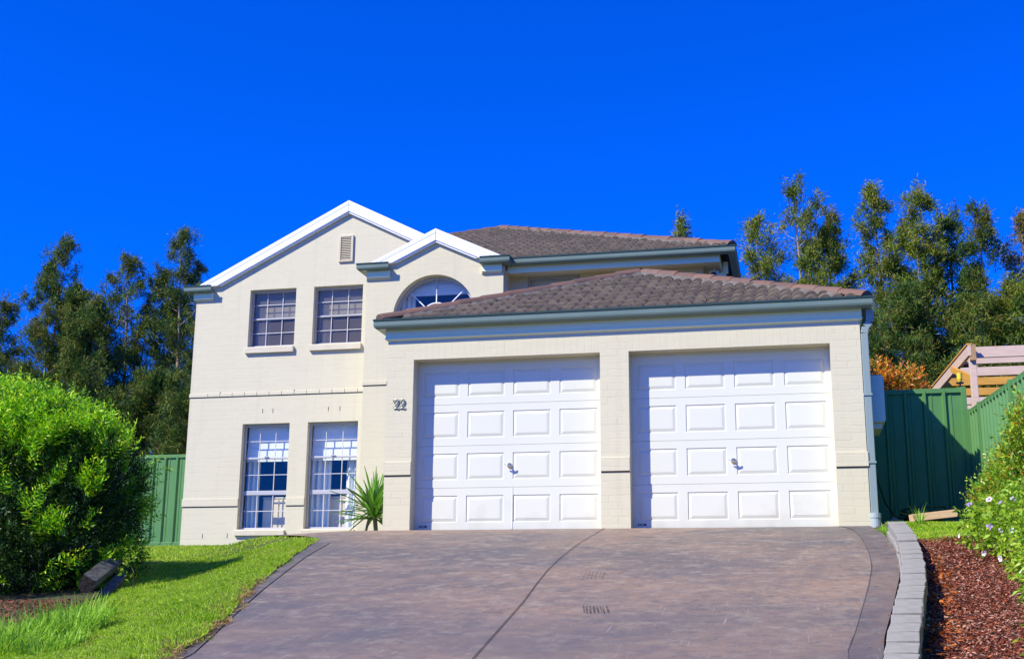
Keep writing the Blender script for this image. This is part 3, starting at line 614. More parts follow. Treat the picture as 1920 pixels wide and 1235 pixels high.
# ---- tiles
def tile_slope(name, parent, O, ex, ey, L, T, slope, keep, zt, seed=1, mt=None, cw=.30, cg=.315):
    """tiles on a plane: O eave start, ex along the eave, ey up the slope (plan unit vectors); keep(x,y,z,s,t) filters tiles"""
    r = random.Random(seed); Vv = []; F = []; ns = 13
    nc = int(T/cg)+1; nt_ = int(L/cw)+2
    prof = []
    for i in range(ns):
        u = i/(ns-1)*2; h = abs(math.sin(math.pi*(u % 1.0)))**.75 if 0 < u < 2 else 0
        prof.append(.050*h+(.004 if i in (0, ns-1) else 0))
    for c in range(nc):
        t0 = c*cg-.03; t1 = (c+1)*cg+.02
        for k in range(-1, nt_):
            s0 = k*cw+(c % 2)*0; sm_ = s0+cw/2; tm = (t0+t1)/2
            if sm_ < 0-cw*.4 or sm_ > L+cw*.4: continue
            x = O[0]+ex[0]*sm_+ey[0]*tm; y = O[1]+ex[1]*sm_+ey[1]*tm; z = zt+tm*slope
            if not keep(x, y, z, sm_, tm): continue
            jz = r.uniform(-.003, .004); js = r.uniform(-.004, .004); tl = r.uniform(-.006, .006); b = len(Vv)
            for (t, lift) in ((t0+.004, .002), (t0, .048), (t0+.025, .052), (t1, .008)):
                for i in range(ns):
                    s = s0+cw*i/(ns-1)+js; h = prof[i]+lift+jz+tl*(i/(ns-1)-.5)
                    tt = t+(.012 if i > ns//2 else 0)*0
                    Vv.append((O[0]+ex[0]*s+ey[0]*tt, O[1]+ex[1]*s+ey[1]*tt, zt+tt*slope+h))
            for q in range(3):
                for i in range(ns-1): F.append((b+q*ns+i, b+q*ns+i+1, b+(q+1)*ns+i+1, b+(q+1)*ns+i))
    o = mesh_np(name, np.array(Vv), np.array(F), mt or m_tile, parent); o.data.polygons.foreach_set('use_smooth', [True]*len(F))
    md = o.modifiers.new('edges', 'EDGE_SPLIT'); md.split_angle = math.radians(50)
    return o
def ridge(parent, A, B, overshoot=0, seed=3, w_=.105):
    A = Vector(A); B = Vector(B); d_ = (B-A); Ln = d_.length; d_.normalize(); sd_ = d_.cross(Vector((0, 0, 1))).normalized(); u = sd_.cross(d_).normalized()
    r = random.Random(seed); n = max(1, round(Ln/.40)); st = Ln/n
    mb = MB(); pr = [(-1, -.30), (-.95, -.12), (-.66, .22), (-.22, .46), (.22, .46), (.66, .22), (.95, -.12), (1, -.30)]
    for k in range(n):
        p0 = A+d_*(k*st-.03); p1 = A+d_*((k+1)*st+.025); jz = r.uniform(-.004, .005); V = []
        for p, sc, lift in ((p0, 1.0, .012), (p0+d_*.03, 1.03, .014), (p1, .97, .002)):
            for a, h in pr: V.append(p+sd_*(a*w_*sc)+u*(h*w_*sc+lift+jz+.02))
        m_ = len(pr); F = [(q*m_+i, q*m_+i+1, (q+1)*m_+i+1, (q+1)*m_+i) for q in range(2) for i in range(m_-1)]+[tuple(range(m_))]
        mb.add(V, F)
    mb.build('ridge_caps', m_cap, parent)
    mb = MB(); V = []; m2 = max(2, int(Ln/.07))
    for i in range(m2+1):
        if i < 4: continue
        p = A+d_*(Ln*i/m2); j1 = r.uniform(-.012, .015)
        for a, h in ((-1.75, -.80), (-.98, .02), (.98, .02), (1.75, -.80)): V.append(p+sd_*(a*w_+(j1 if a > 0 else -j1))+u*(h*w_+.01))
    mb.add(V, [(i*4+j, i*4+j+1, (i+1)*4+j+1, (i+1)*4+j) for i in range(m2-4) for j in range(3)]+[(0, 1, 2, 3)]); mb.build('mortar_bedding', m_mortar, parent)
# garage roof
ov = .10; gx0, gx1, gy0 = G0-ov, G1+ov, -ov; gw = (gx1-gx0)/2; gm = (gx0+gx1)/2; gs = .434; gz = 2.68
apex = (gm, gy0+gw, gz+gw*gs)
hipkeep = lambda a, b, wd: (lambda x, y, z, s, t: t+.02 <= s <= wd-t-.02)
tile_slope('front_tiles', Gt, (gx0, gy0), (1, 0), (0, 1), 2*gw, gw, gs, hipkeep(0, 0, 2*gw), gz, 1)
tile_slope('side_tiles', Gt, (gx1, gy0), (0, 1), (-1, 0), 5.3, gw, gs, lambda x, y, z, s, t: s >= t+.10, gz, 2)
tile_slope('side_tiles', Gt, (gx0, 5.0), (0, -1), (1, 0), 5.1, gw, gs, lambda x, y, z, s, t: s <= 5.1-t-.10, gz, 3)
mb = MB(); e = -.012
mb.add([(gx0, gy0, gz+e), (gx1, gy0, gz+e), (apex[0], apex[1], apex[2]+e), (gx1, 5.4, gz+e), (apex[0], 5.4, apex[2]+e), (gx0, 5.4, gz+e)], [(0, 1, 2), (1, 3, 4, 2), (0, 2, 4, 5)]); mb.build('sarking', m_under, Gt)
ridge(Gt, (gx0+.02, gy0+.02, gz+.045), (apex[0]-.05, apex[1]-.05, apex[2]+.02), seed=5)
ridge(Gt, (gx1-.02, gy0+.02, gz+.045), (apex[0]+.05, apex[1]-.05, apex[2]+.02), seed=6)
ridge(Gt, (apex[0], 5.3, apex[2]+.03), (apex[0], apex[1]-.05, apex[2]+.03), seed=7)
# main roof
Mt = empty('roof', (-1, 9, 5)); Mt.parent = H; Mt.matrix_parent_inverse = Matrix.Translation(-Vector(H.location)); Mt['label'] = 'high hipped tile roof of the upper storey'
mx1, my0 = 3.87, 5.02; mw = 5.28; mx0 = mx1-2*mw; ms = .44; mz = 5.0
gab = lambda x: 6.50-SL*abs(x-GP[0]); arg = lambda x: 5.60-ASL*abs(x-AP[0])
def mainkeep(x, y, z, s, t):
    if not (t+.02 <= s <= 2*mw-t-.02): return False
    if x < -.1 and z < gab(x)+.0: return False
    if -2.6 < x < .1 and z < arg(x): return False
    return x > -3.15
tile_slope('front_tiles', Mt, (mx0, my0), (1, 0), (0, 1), 2*mw, mw, ms, mainkeep, mz, 11)
tile_slope('side_tiles', Mt, (mx1, my0), (0, 1), (-1, 0), 9, mw, ms, lambda x, y, z, s, t: s >= t+.10, mz, 12)
mb = MB(); ap = (mx1-mw, my0+mw, mz+mw*ms+e)
mb.add([(.05, my0, mz+e), (mx1, my0, mz+e), ap, (ap[0]-.0, ap[1], ap[2])], [(0, 1, 2)]); mb.add([(mx1, my0, mz+e), (mx1, 14.5, mz+e), (ap[0], 14.5, ap[2]), ap], [(0, 1, 2, 3)])
mb.add([(-3.15, my0+(-3.15-mx0), mz+e+(-3.15-mx0)*ms), ap, (ap[0], 14.5, ap[2]), (-3.15, 14.5, mz+e+(-3.15-mx0)*ms)], [(0, 1, 2, 3)]); mb.build('sarking', m_under, Mt)
ridge(Mt, (mx1-.02, my0+.02, mz+.045), (ap[0]+.05, ap[1]-.05, ap[2]+.03), seed=15)
ridge(Mt, (ap[0]-3.0, ap[1]-3.0, ap[2]-3.0*ms+.035), (ap[0], ap[1], ap[2]+.03), seed=16)
ridge(Mt, (ap[0], 14.3, ap[2]+.03), (ap[0], ap[1], ap[2]+.03), seed=17)
gpm = [(.10, 5.09), (mx1-.075, 5.09), (mx1-.075, 14)]
mb = MB(); sweep(mb, gpm, gutter_prof(H_Z)); mb.build('gutter', m_gutter, Mt); bead(gpm, H_Z, .125, Mt)
mb = MB(); sweep(mb, [(AX1+.03, 5.12), (mx1-.22, 5.12), (mx1-.22, 14)], [(-.02, 4.80), (.0, 4.80), (.0, 5.0), (-.02, 5.0)]); mb.build('fascia', m_fascia, Mt)
mb = MB(); mb.box(AX1, mx1-.245, 5.145, BY-.001, 4.845, 4.862); mb.box(BX1+.001, mx1-.245, BY, 14, 4.845, 4.862); mb.build('soffit', m_soffit, Mt)
# gable roofs (slopes, barges, returns)
def gable(nm_, cx, zap, half, sl, y0, y1, yw, Hh, retl, retr, label):
    E_ = empty('gable_roof', (cx, y0, zap)); E_.parent = H; E_.matrix_parent_inverse = Matrix.Translation(-Vector(H.location)); E_['label'] = label
    xl, xr = cx-half[0], cx+half[1]; zf = lambda x: zap-sl*abs(x-cx)
    mb = MB(); t = .03
    for (xa, xb) in ((xl, cx), (cx, xr)):
        mb.add([(xa, y0+.08, zf(xa)-.05), (xb, y0+.08, zf(xb)-.05), (xb, y1, zf(xb)-.05), (xa, y1, zf(xa)-.05)], [(0, 1, 2, 3)])
    mb.build('roof_sheeting', m_tile, E_)
    # barge: stepped boards following the slope
    for nm2, dz0, dz1, ya, yb in (('barge_cap', .0, -.075, y0, y0+.10), ('barge_board', -.0755, -.205, y0+.005, y0+.08), ('barge_mould', -.2055, -.24, y0+.025, y0+.08)):
        mb = MB()
        for sg, xe in ((-1, xl), (1, xr)):
            zc = Hh+.008; P = [(cx+sg*(zap+dz0-zc)/sl, zc), (cx, zap+dz0), (cx, zap+dz1), (cx+sg*(zap+dz1-zc)/sl, zc)]
            mb.prism(P if sg < 0 else P[::-1], ya, yb)
        mb.build(nm2, m_barge, E_)
    mb = MB()
    for sg, xe in ((-1, xl), (1, xr)): mb.prism([(cx+sg*(zap-.04-Hh-.01)/sl, Hh+.01), (cx, zap-.040), (cx, zap-.043), (cx+sg*(zap-.043-Hh-.01)/sl, Hh+.01)], y0-.0015, y0+.001)
    mb.prism([(cx-.002, zap-.02), (cx+.002, zap-.02), (cx+.002, zap-.2), (cx-.002, zap-.2)], y0-.0025, y0)
    mb.build('barge_seam', m_joint, E_)
    # boxed eave returns
    for sg, (xo, ret) in ((-1, retl), (1, retr)):
        if ret <= 0: continue
        path = [(xo, yw+2.2), (xo, yw-.035), (xo+ret, yw-.035)] if sg < 0 else [(xo-ret, yw-.035), (xo, yw-.035), (xo, yw+.25)]
        mb = MB(); sweep(mb, path, gutter_prof(Hh, .13)); mb.build('gutter', m_gutter, E_); bead(path, Hh, .13, E_)
        p2 = [(q[0]+(.05 if i < (2 if sg < 0 else 9) else -.01), q[1]) for i, q in enumerate(path)] if sg < 0 else [(path[0][0]+.01, path[0][1]), (xo-.05, path[1][1]), (xo-.05, path[2][1])]
        mb = MB(); sweep(mb, p2, [(-.03, Hh-.235), (.022, Hh-.235), (.022, Hh-.12), (-.03, Hh-.12)]); mb.build('eave_return', m_fascia, E_)
        mb = MB(); a_, b_ = (p2[1][0], p2[2][0]) if sg < 0 else (p2[0][0], p2[1][0]); mb.box(a_-.01, b_+.01, yw-.03, yw+.001, Hh-.262, Hh-.236); mb.build('return_mould', m_soffit, E_)
    return E_
gable('L', GP[0]+.01, 6.545, (2.95, 2.75), .508, 5.665, 11.0, LY, H_Z, (-6.215, .42), (0, 0), 'tall white trimmed gable on the left')
gable('A', AP[0]+.015, 5.615, (1.20, 1.21), .47, 4.865, 7.2, AY, H_Z, (-2.50, .46), (.0, .40), 'small white trimmed gable over the arched window')
# downpipes
def pipe(pts, w_, parent, mt=m_pipe, nm_='downpipe'):
    mb = MB()
    for a, b in zip(pts[:-1], pts[1:]): mb.obox(a, b, w_, w_*.72, (0, 1, 0))
    return mb.build(nm_, mt, parent, bevel=.008)
dp = pipe([(5.685, .03, 2.60), (5.685, .03, 2.44), (5.630, .03, 2.38), (5.612, .03, 2.30), (5.612, .03, .16)], .085, H)
mb = MB(); mb.tube([(5.615, .03, -.08), (5.615, .03, .17)], .062, 16); mb.tube([(5.615, .03, .12), (5.615, .03, .175)], .068, 16); mb.build('drain_collar', mat('grey_pvc', (.36, .42, .44), .5), dp, smooth=False)
for z in (.75, 1.55): mb = MB(); mb.box(5.562, 5.662, -.012, .07, z, z+.025); mb.build('pipe_strap', m_pipe, dp)
pipe([(3.72, 5.6, 4.93), (3.72, 5.6, 4.72), (3.42, 5.6, 4.62), (3.40, 5.6, 3.4)], .08, H, m_fascia)
# meter box on the side wall
Mx = MB(); Mx.box(5.564, 5.80, .25, .95, 1.27, 1.84); mo = Mx.build('meter_box', m_meter, H, bevel=.008)
Mx = MB(); Mx.box(5.801, 5.815, .27, .93, 1.29, 1.82); Mx.box(5.60, 5.77, .30, .9, 1.20, 1.269); Mx.build('meter_door', m_meter, mo, bevel=.004)
# flood lamp under the upper eave
fl = MB(); fl.box(3.43, 3.60, 5.62, 5.72, 4.60, 4.80); fl.box(3.49, 3.54, 5.64, 5.70, 4.80, 4.845); fo = fl.build('security_camera', m_white, H, bevel=.015)
fl = MB(); fl.tube([(3.515, 5.62, 4.72), (3.515, 5.59, 4.71)], .05, 18); fl.build('lens', mat('blue_lens', (.02, .05, .14), .1), fo, smooth=False)
# house number
def digit(x):
    s_ = .125; pts = [(-.24, .70), (-.29, .74), (-.27, .86), (-.14, .97), (.02, 1.0), (.17, .95), (.26, .80), (.24, .64), (.12, .45), (-.08, .24), (-.28, .05), (-.12, .08), (.05, .05), (.2, .02), (.30, .06), (.34, .18)]
    mb = MB(); P = [(x+a*s_*.95, -.015, 1.567+b*s_) for a, b in pts]
    mb.tube(P, [.008, .007, .006, .006, .006, .007, .009, .010, .009, .007, .006, .007, .008, .009, .007, .004], 8)
    mb.tube([(x, 0, 1.6), (x, -.02, 1.6)], .004, 6)
    return mb
hn = empty('house_number', (-.18, 0, 1.6)); hn.parent = H; hn.matrix_parent_inverse = Matrix.Translation(-Vector(H.location))
m_num = mat('brushed_brass_number', (.34, .36, .30), .3, metal=.7)
for x in (-.222, -.138): digit(x).build('digit', m_num, hn, smooth=True)

# ---- blinds, curtains and what stands behind the glass
def curtain(x0, x1, zt, zb, y, folds, label, lean=0, tie=None):
    n = folds*10; V = []; F = []; rows_ = 14
    for j in range(rows_+1):
        tz = j/rows_; z = zt+(zb-zt)*tz
        a, b = x0, x1
        if tie:  # gathered towards one side at the tie height
            k = math.exp(-((z-tie[1])/.5)**2) if z > tie[1] else 1-.35*min(1, (tie[1]-z)/.7)
            if tie[0] > 0: a = x0+(x1-x0)*.55*k
            else: b = x1-(x1-x0)*.55*k
        a += lean*tz; b += lean*tz
        for i in range(n+1):
            u = i/n; V.append((a+(b-a)*u, y+.028*math.sin(u*folds*2*math.pi+.6*math.sin(tz*3))+.012*math.sin(u*folds*5+tz*4), z))
    W1 = n+1
    F = [(j*W1+i, j*W1+i+1, (j+1)*W1+i+1, (j+1)*W1+i) for j in range(rows_) for i in range(n)]
    mb = MB(); mb.add(V, F); o = mb.build('curtain', m_curt, None, smooth=True)
    md = o.modifiers.new('thick', 'SOLIDIFY'); md.thickness = .003
    tag(o, label, 'curtain', 'curtains behind the windows')
def blind(x0, x1, zt, zb, y, folds, label):
    mb = MB(); zs = [zt+(zb-zt)*i/folds for i in range(folds+1)]
    for i in range(folds):
        yy = y-.014*i; mb.box(x0, x1, yy, yy+.006, zs[i+1]+.003, zs[i]+.02)
    o = mb.build('roman_blind', m_blind); tag(o, label, 'blind', 'roman blinds pulled half way down')
for i, (a, b) in enumerate(WX):
    blind(a+.02, b-.02, 4.97, 4.44, LY+.25, 3, f'raised white roman blind in the {nm[i]} upper gable window')
    blind(a+.02, b-.02, 2.60, 1.74, LY+.27, 4, f'white roman blind across the top of the {nm[i]} ground floor window')
curtain(-5.12, -4.80, 4.95, 3.75, LY+.36, 3, 'pale curtain at the left edge of the left upper gable window')
curtain(-3.86, -3.56, 4.95, 3.75, LY+.36, 3, 'pale curtain at the left edge of the right upper gable window')
curtain(-5.10, -4.83, 2.6, .42, LY+.36, 3, 'straight pale curtain at the left edge of the left ground floor window')
curtain(-4.34, -4.05, 2.6, .42, LY+.36, 4, 'pale curtain drawn back at the right edge of the left ground floor window', tie=(1, .95))
curtain(-3.86, -3.45, 2.6, .42, LY+.36, 4, 'gathered pale curtain at the left side of the right ground floor window')
curtain(-3.16, -2.82, 2.6, .42, LY+.36, 3, 'pale curtain behind the spiky plant in the right ground floor window')
curtain(AC[0]-.86, AC[0]-.45, 4.85, 3.4, AY+.37, 4, 'pale curtain at the left inside the arched window')
blind(AC[0]-.80, AC[0]+.80, 4.86, 4.50, AY+.30, 2, 'pale blind across the top of the arched window')
blind(.26, 1.25, 4.85, 3.7, BY+.2, 6, 'pale blind lowered behind the shaded window by the garage roof')
m_cab = mat('cream_board', (.82, .72, .50), .6)
for (a, b, lb) in ((-4.80, -4.16, 'cream cupboard inside behind the left ground floor window'), (-3.50, -3.02, 'cream cupboard inside behind the right ground floor window')):
    E_ = empty('cupboard', ((a+b)/2, 6.3, .35)); tag(E_, lb, 'cupboard', 'cream cupboards inside the front room')
    mb = MB(); mb.box(a, b, 6.25, 6.55, .352, 1.10); mb.box(a-.01, b+.01, 6.235, 6.55, 1.101, 1.125); mb.build('carcass', m_cab, E_, bevel=.006)
    for x0, x1 in ((a+.01, (a+b)/2-.012), ((a+b)/2+.012, b-.01)): mb = MB(); mb.box(x0, x1, 6.225, 6.249, .38, 1.08); mb.build('cupboard_door', m_cab, E_, bevel=.004)

# ------------------------------------------------------------------ fences
def fence(name, A, B, top, h, label, pitch=.245, face=1, posts=()):
    """ribbed steel sheet between a top and bottom rail; A, B plan ends; top (zA, zB)"""
    A = Vector((*A, 0)); B = Vector((*B, 0)); d_ = (B-A); Ln = d_.length; d_.normalize(); nrm_ = Vector((d_.y, -d_.x, 0))*face
    E_ = empty(name, (A.x, A.y, top[0]-h)); tag(E_, label, 'fence')
    zt = lambda s: top[0]+(top[1]-top[0])*s/Ln
    mb = MB(); n = int(Ln/pitch); pr = [(0, 0), (.07, 0), (.088, .034), (.118, .034), (.136, 0), (.170, 0), (.176, .007), (.196, .007), (.202, 0)]
    P = []
    for i in range(n+1):
        for s, o in pr:
            q = i*pitch+s*pitch/.245
            if q <= Ln: P.append((q, o))
    P.append((Ln, 0)); V = []
    for s, o in P:
        p = A+d_*s+nrm_*o
        V += [(p.x, p.y, zt(s)-h+.03), (p.x, p.y, zt(s)-.03)]
    mb.add(V, [(2*i, 2*i+2, 2*i+3, 2*i+1) for i in range(len(P)-1)]); o = mb.build('sheet', m_fence, E_); md = o.modifiers.new('t', 'SOLIDIFY'); md.thickness = .002
    for nm2, dz in (('top_rail', -.03), ('bottom_rail', -h+.03)):
        mb = MB(); mb.obox(A+Vector((0, 0, zt(0)+dz)), B+Vector((0, 0, zt(Ln)+dz)), .055, .062); mb.build(nm2, m_fence, E_, bevel=.004)
    for s in posts:
        p = A+d_*s+nrm_*.012; mb = MB(); mb.box(p.x-.033, p.x+.033, p.y-.033, p.y+.033, zt(s)-h-.1, zt(s)+.012); mb.build('post', m_fence, E_, bevel=.004)
    return E_
fence('steel_fence', (5.60, 2.0), (6.93, 2.0), (1.965, 1.965), 1.76, 'green ribbed steel fence closing the gap to the right of the garage', posts=(.0, 1.33), face=1)
fence('steel_fence', (6.99, 1.90), (6.99, -12.2), (1.655, .585), 1.75, 'green ribbed steel fence running along the right boundary behind the shrubs', posts=(.0, .95, 3.3, 5.65, 8, 10.35, 12.7), face=1)
fence('steel_fence', (-17.1, 6.5), (-6.17, 6.5), (1.985, 1.985), 1.70, 'green ribbed steel fence between the dense bush and the left corner of the house', posts=(.1, 2.4, 4.75, 7.1, 9.0, 10.9), face=1)

# ------------------------------------------------------------------ pergola next door
PG = empty('pergola', (8.5, 5, .2)); tag(PG, 'pink painted timber pergola with some yellow rafters rising above the fence on the right', 'pergola')
pz = 2.66; py = 2.5
mb = MB(); mb.box(7.11, 7.20, 2.55, 2.64, .1, 2.50); mb.build('post', m_pink, PG, bevel=.006)
mb = MB(); mb.box(7.10, 7.19, 7.5, 7.59, .1, 2.50); mb.build('post', m_pink, PG, bevel=.006)
mb = MB(); mb.box(7.115, 7.20, 2.505, 2.545, 2.44, 2.66); mb.build('rafter_tail', mat('weathered_end_grain', (.42, .27, .14), .8, var=(.34, .2, .1), vscale=8), PG)
mb = MB(); mb.obox((7.12, 2.50, 2.575), (6.83, 7.7, 2.575), .045, .15); mb.build('side_beam', m_pink, PG, bevel=.004)
mb = MB(); mb.obox((7.12, 2.50, 2.664), (6.83, 7.7, 2.664), .07, .025); mb.build('side_beam_cap', m_yellow, PG)
for y, m_, hgt, nm2 in ((2.62, m_pink, .15, 'beam'), (3.30, m_pink, .10, 'rafter'), (4.05, m_pink, .13, 'rafter'), (4.85, m_yellow, .12, 'rafter'), (5.75, m_yellow, .12, 'rafter'), (6.6, m_pink, .12, 'rafter'), (7.4, m_pink, .12, 'rafter'), (8.2, m_pink, .12, 'rafter')):
    x0 = 7.215 if y < 3 else 7.16-(y-2.5)*.056
    mb = MB(); mb.box(x0, 12, y, y+.045, 2.645-hgt, 2.645); mb.build(nm2, m_, PG, bevel=.004)
mb = MB(); mb.obox((7.13, 2.58, 2.2), (6.98, 3.4, 2.50), .04, .08); mb.build('brace', m_yellow, PG)
# candle lamp on the fence
LP = empty('garden_torch', (6.915, 2.15, 1.9)); tag(LP, 'small yellow cup torch on a thin black stem above the green fence', 'torch')
mb = MB(); mb.tube([(6.915, 2.12, .3), (6.915, 2.12, 2.07)], .010, 8); mb.tube([(6.915, 2.12, 2.05), (6.915, 2.12, 2.065)], [.05, .05], 12); mb.tube([(6.87, 2.12, 2.06), (6.96, 2.12, 2.06)], .008, 6); mb.build('stem', m_black, LP)
mb = MB(); mb.tube([(6.915, 2.12, 2.07), (6.915, 2.12, 2.11), (6.915, 2.12, 2.19)], [.020, .034, .036], 14); mb.build('cup', mat('yellow_glass', (.80, .62, .05), .3), LP, smooth=False)

# ------------------------------------------------------------------ retaining blocks, mulch bed
WLx = mkcurve([(-14, 4.55), (-9.0, 5.06+.085), (-8.6, 5.13+.08), (-8.1, 5.18+.08), (-7.2, 5.28+.08), (-6.2, 5.40+.08), (-5.3, 5.485+.08), (-4.3, 5.55+.08), (-3.4, 5.59+.08), (-2.4, 5.60+.08)])
m_block = mat('concrete_block', (.25, .24, .225), .85, var=(.33, .31, .28), vscale=9, isl=.1, bump=.004, bscale=70)
blk = MB().add([(-.135, -.082, -.1), (.135, -.082, -.1), (.118, .082, -.1), (-.118, .082, -.1), (-.135, -.082, .0), (.135, -.082, .0), (.118, .082, .0), (-.118, .082, .0)], [(0, 3, 2, 1), (4, 5, 6, 7), (0, 1, 5, 4), (1, 2, 6, 5), (2, 3, 7, 6), (3, 0, 4, 7)])
b0 = blk.build('retaining_block', m_block, bevel=.006)
y = -2.38; i = 0; blocks = []
while y > -13.2:
    x = float(WLx(y)); x2 = float(WLx(y-.1)); ang = math.atan2(-.1, x2-x)
    for lv in (0, 1):
        o = b0 if not blocks else b0.copy()
        if blocks: C.objects.link(o)
        o.location = (x-.022*lv, y-(.12 if lv else 0), float(zd(y))+(.135 if y > -4 else .115)-lv*.101+random.uniform(-.004, .004))
        o.rotation_euler = (-.16*0, -.17*math.cos(ang)*0, ang+random.uniform(-.05, .05))
        o.rotation_euler[1] = math.atan(.165)
        blocks.append((o, y, lv))
    y -= .272
for k, (o, y, lv) in enumerate(blocks):
    tag(o, None, 'block', 'grey blocks of the curved retaining edge')
    o['label'] = 'grey concrete block in the top course of the curved edge between driveway and mulch' if lv == 0 else 'grey concrete block in the buried lower course of the curved driveway edge'
# mulch: bed sheet and chips
m_mulch = mat('mulch_bed', (.07, .028, .018), .95, var=(.16, .055, .03), vscale=20, bump=.03, bscale=30)
my = np.arange(-14, -2.2, .1); mxx = np.linspace(0, 1, 20); MX = (WLx(np.minimum(my, -2.4))+.10)[:, None]*(1-mxx)+6.95*mxx; MY = np.repeat(my[:, None], 20, 1)
def mulz(X, Y): return terr(X, Y)+.012+.012*np.sin(X*9+Y*5)
mo_ = mesh_np('mulch_ground', np.stack([MX, MY, mulz(MX, MY)], -1).reshape(-1, 3), grid_faces(len(my), 20), m_mulch); tag(mo_, kind='structure')
def chips(n, x0f, x1f, ya, yb, zf, name, mt, lab, ln=(.009, .036), pw=1.0):
    Y = yb-(yb-ya)*rng.random(n)**pw; X = x0f(Y)+(x1f(Y)-x0f(Y))*rng.random(n); Z = zf(X, Y)+rng.random(n)*.022
    a = rng.random(n)*2*np.pi; D = np.stack([np.cos(a), np.sin(a), rng.normal(0, .35, n)], 1); Ln = rng.uniform(*ln, n); W_ = Ln*rng.uniform(.16, .5, n)
    V, F = kites(np.stack([X, Y, Z], 1), D, Ln, W_, side=np.tile([0, 0, 1.], (n, 1))+rng.normal(0, .5, (n, 3)))
    o = mesh_np(name, V, F, mt); tag(o, kind='stuff'); 
    if lab: tag(o, lab, 'mulch')
    return o
m_chip = leaf_mat('bark_chip', [(.05, .015, .010), (.26, .055, .028), (.16, .038, .022), (.36, .09, .04), (.46, .20, .13), (.56, .38, .32), (.20, .045, .02), (.08, .03, .025)], .8, 0, .2)
chips(100000, lambda Y: WLx(np.minimum(Y, -2.4))+.10, lambda Y: 6.9+0*Y, -9.8, -2.15, mulz, 'bark_mulch', m_chip, 'red brown bark mulch filling the bed beside the blocks')
m_ochip = leaf_mat('dry_leaf', [(.50, .11, .02), (.62, .20, .04), (.35, .08, .02), (.45, .22, .08)], .7, .2, .2)
chips(420, lambda Y: WLx(np.minimum(Y, -2.4))+.13, lambda Y: WLx(np.minimum(Y, -2.4))+.28, -9.5, -3.4, lambda X, Y: mulz(X, Y)+.01, 'dry_leaves', m_ochip, 'orange dry leaves blown along the inner side of the blocks', (.03, .075))

# ------------------------------------------------------------------ grass
m_grass = leaf_mat('grass', [(.14, .30, .012), (.26, .48, .015), (.38, .62, .02), (.48, .70, .03), (.56, .58, .14), (.32, .54, .02)], .55, .4, .3)
def grass(n, xf, ya, yb, name, lab, hl=(.03, .065), wd=(.004, .008), zf=terr, pw=1, mt=m_grass, lean=.5):
    Y = ya+(yb-ya)*rng.random(n)**pw; x0, x1 = xf(Y); X = x0+(x1-x0)*rng.random(n)
    # small height patches
    pt = .75+.35*np.sin(X*3.1+1.3*np.sin(Y*2.3))*np.sin(Y*2.7+X)+.15*np.sin(X*11)*np.sin(Y*13)
    if name == 'lawn_grass':   # thin and thick patches
        q = np.sin(X*4.3+2.1*np.sin(Y*1.9))*np.sin(Y*5.1+1.7*np.sin(X*2.7))+.5*np.sin(X*13+Y*7)*np.sin(Y*17-X*5)
        ok = (q > -.55) | (rng.random(n) < .28); X = X[ok]; Y = Y[ok]; pt = (pt*np.where(q > .55, 1.45, 1))[ok]; n = len(X)
    P = np.stack([X, Y, zf(X, Y)], 1); D = rng.normal(0, lean, (n, 3)); D[:, 2] = 1
    V, F = kites(P, D, rng.uniform(*hl, n)*pt, rng.uniform(*wd, n), droop=.12)
    o = mesh_np(name, V, F, mt); tag(o, lab, 'grass', kind='stuff'); return o
lx = lambda Y: (np.where(Y < -5, -3.4+.0*Y, -7.5), LE(Y)+.035*np.sin(Y*9)+.03*np.sin(Y*23)+.02)
def lawn_x(Y):
    lo = np.interp(Y, [-9.8, -7.5, -6.6, -5.0, -4.4, -3.2, 0, 6.4], [-.6, -.8, -.9, -1.15, -1.5, -4.2, -5.6, -7.6]); hi = LE(Y)+.04*np.sin(Y*7)+.025*np.sin(Y*23); return lo, hi
grass(330000, lawn_x, -9.6, -2.0, 'lawn_grass', 'short bright green lawn on the left of the driveway', (.028, .062), (.004, .009), pw=.9)
grass(90000, lawn_x, -2.0, 6.2, 'lawn_grass', 'lawn in front of the two tall windows', (.018, .045), (.007, .013))
m_tuft = leaf_mat('long_grass', [(.20, .42, .03), (.30, .56, .04), (.40, .62, .08), (.24, .48, .03)], .5, .4, .3)
def tuft(cx, cy, n, rad, ln, lab):
    a = rng.random(n)*2*np.pi; r = rad*np.sqrt(rng.random(n)); P = np.stack([cx+r*np.cos(a), cy+r*np.sin(a)*1.3, np.zeros(n)], 1); P[:, 2] = terr(P[:, 0], P[:, 1])
    V = []; F = []; L_ = rng.uniform(*ln, n); ll_ = rng.uniform(.1, 1.0, n); a = a+rng.normal(0, .9, n); dx = np.cos(a)*ll_; dy = np.sin(a)*ll_
    seg = 4; W_ = rng.uniform(.0028, .006, n); sd_ = np.stack([-np.sin(a+rng.normal(0, .6, n)), np.cos(a), 0*a], 1)
    pts = []
    for k in range(seg+1):
        t = k/seg; C_ = P+np.stack([dx*L_*t**1.5, dy*L_*t**1.5, L_*(t-.38*t**2.6*np.hypot(dx, dy)*1.6)], 1); wk = (W_*(1-t**2)+.0006)[:, None]
        pts += [C_-sd_*wk, C_+sd_*wk]
    V = np.stack(pts, 1).reshape(-1, 3); b = np.arange(n)[:, None]*(2*(seg+1))
    F = np.concatenate([np.stack([b[:, 0]+2*k, b[:, 0]+2*k+1, b[:, 0]+2*k+3, b[:, 0]+2*k+2], 1) for k in range(seg)])
    o = mesh_np('grass_tuft', V, F, m_tuft); tag(o, lab, 'grass tuft'); return o
tuft(-.42, -6.72, 430, .25, (.10, .32), 'tall grass tuft in front of the tilted timber sleeper')
tuft(-.50, -7.25, 380, .27, (.10, .28), 'tall grass tuft at the bottom left beside the dark mulch')
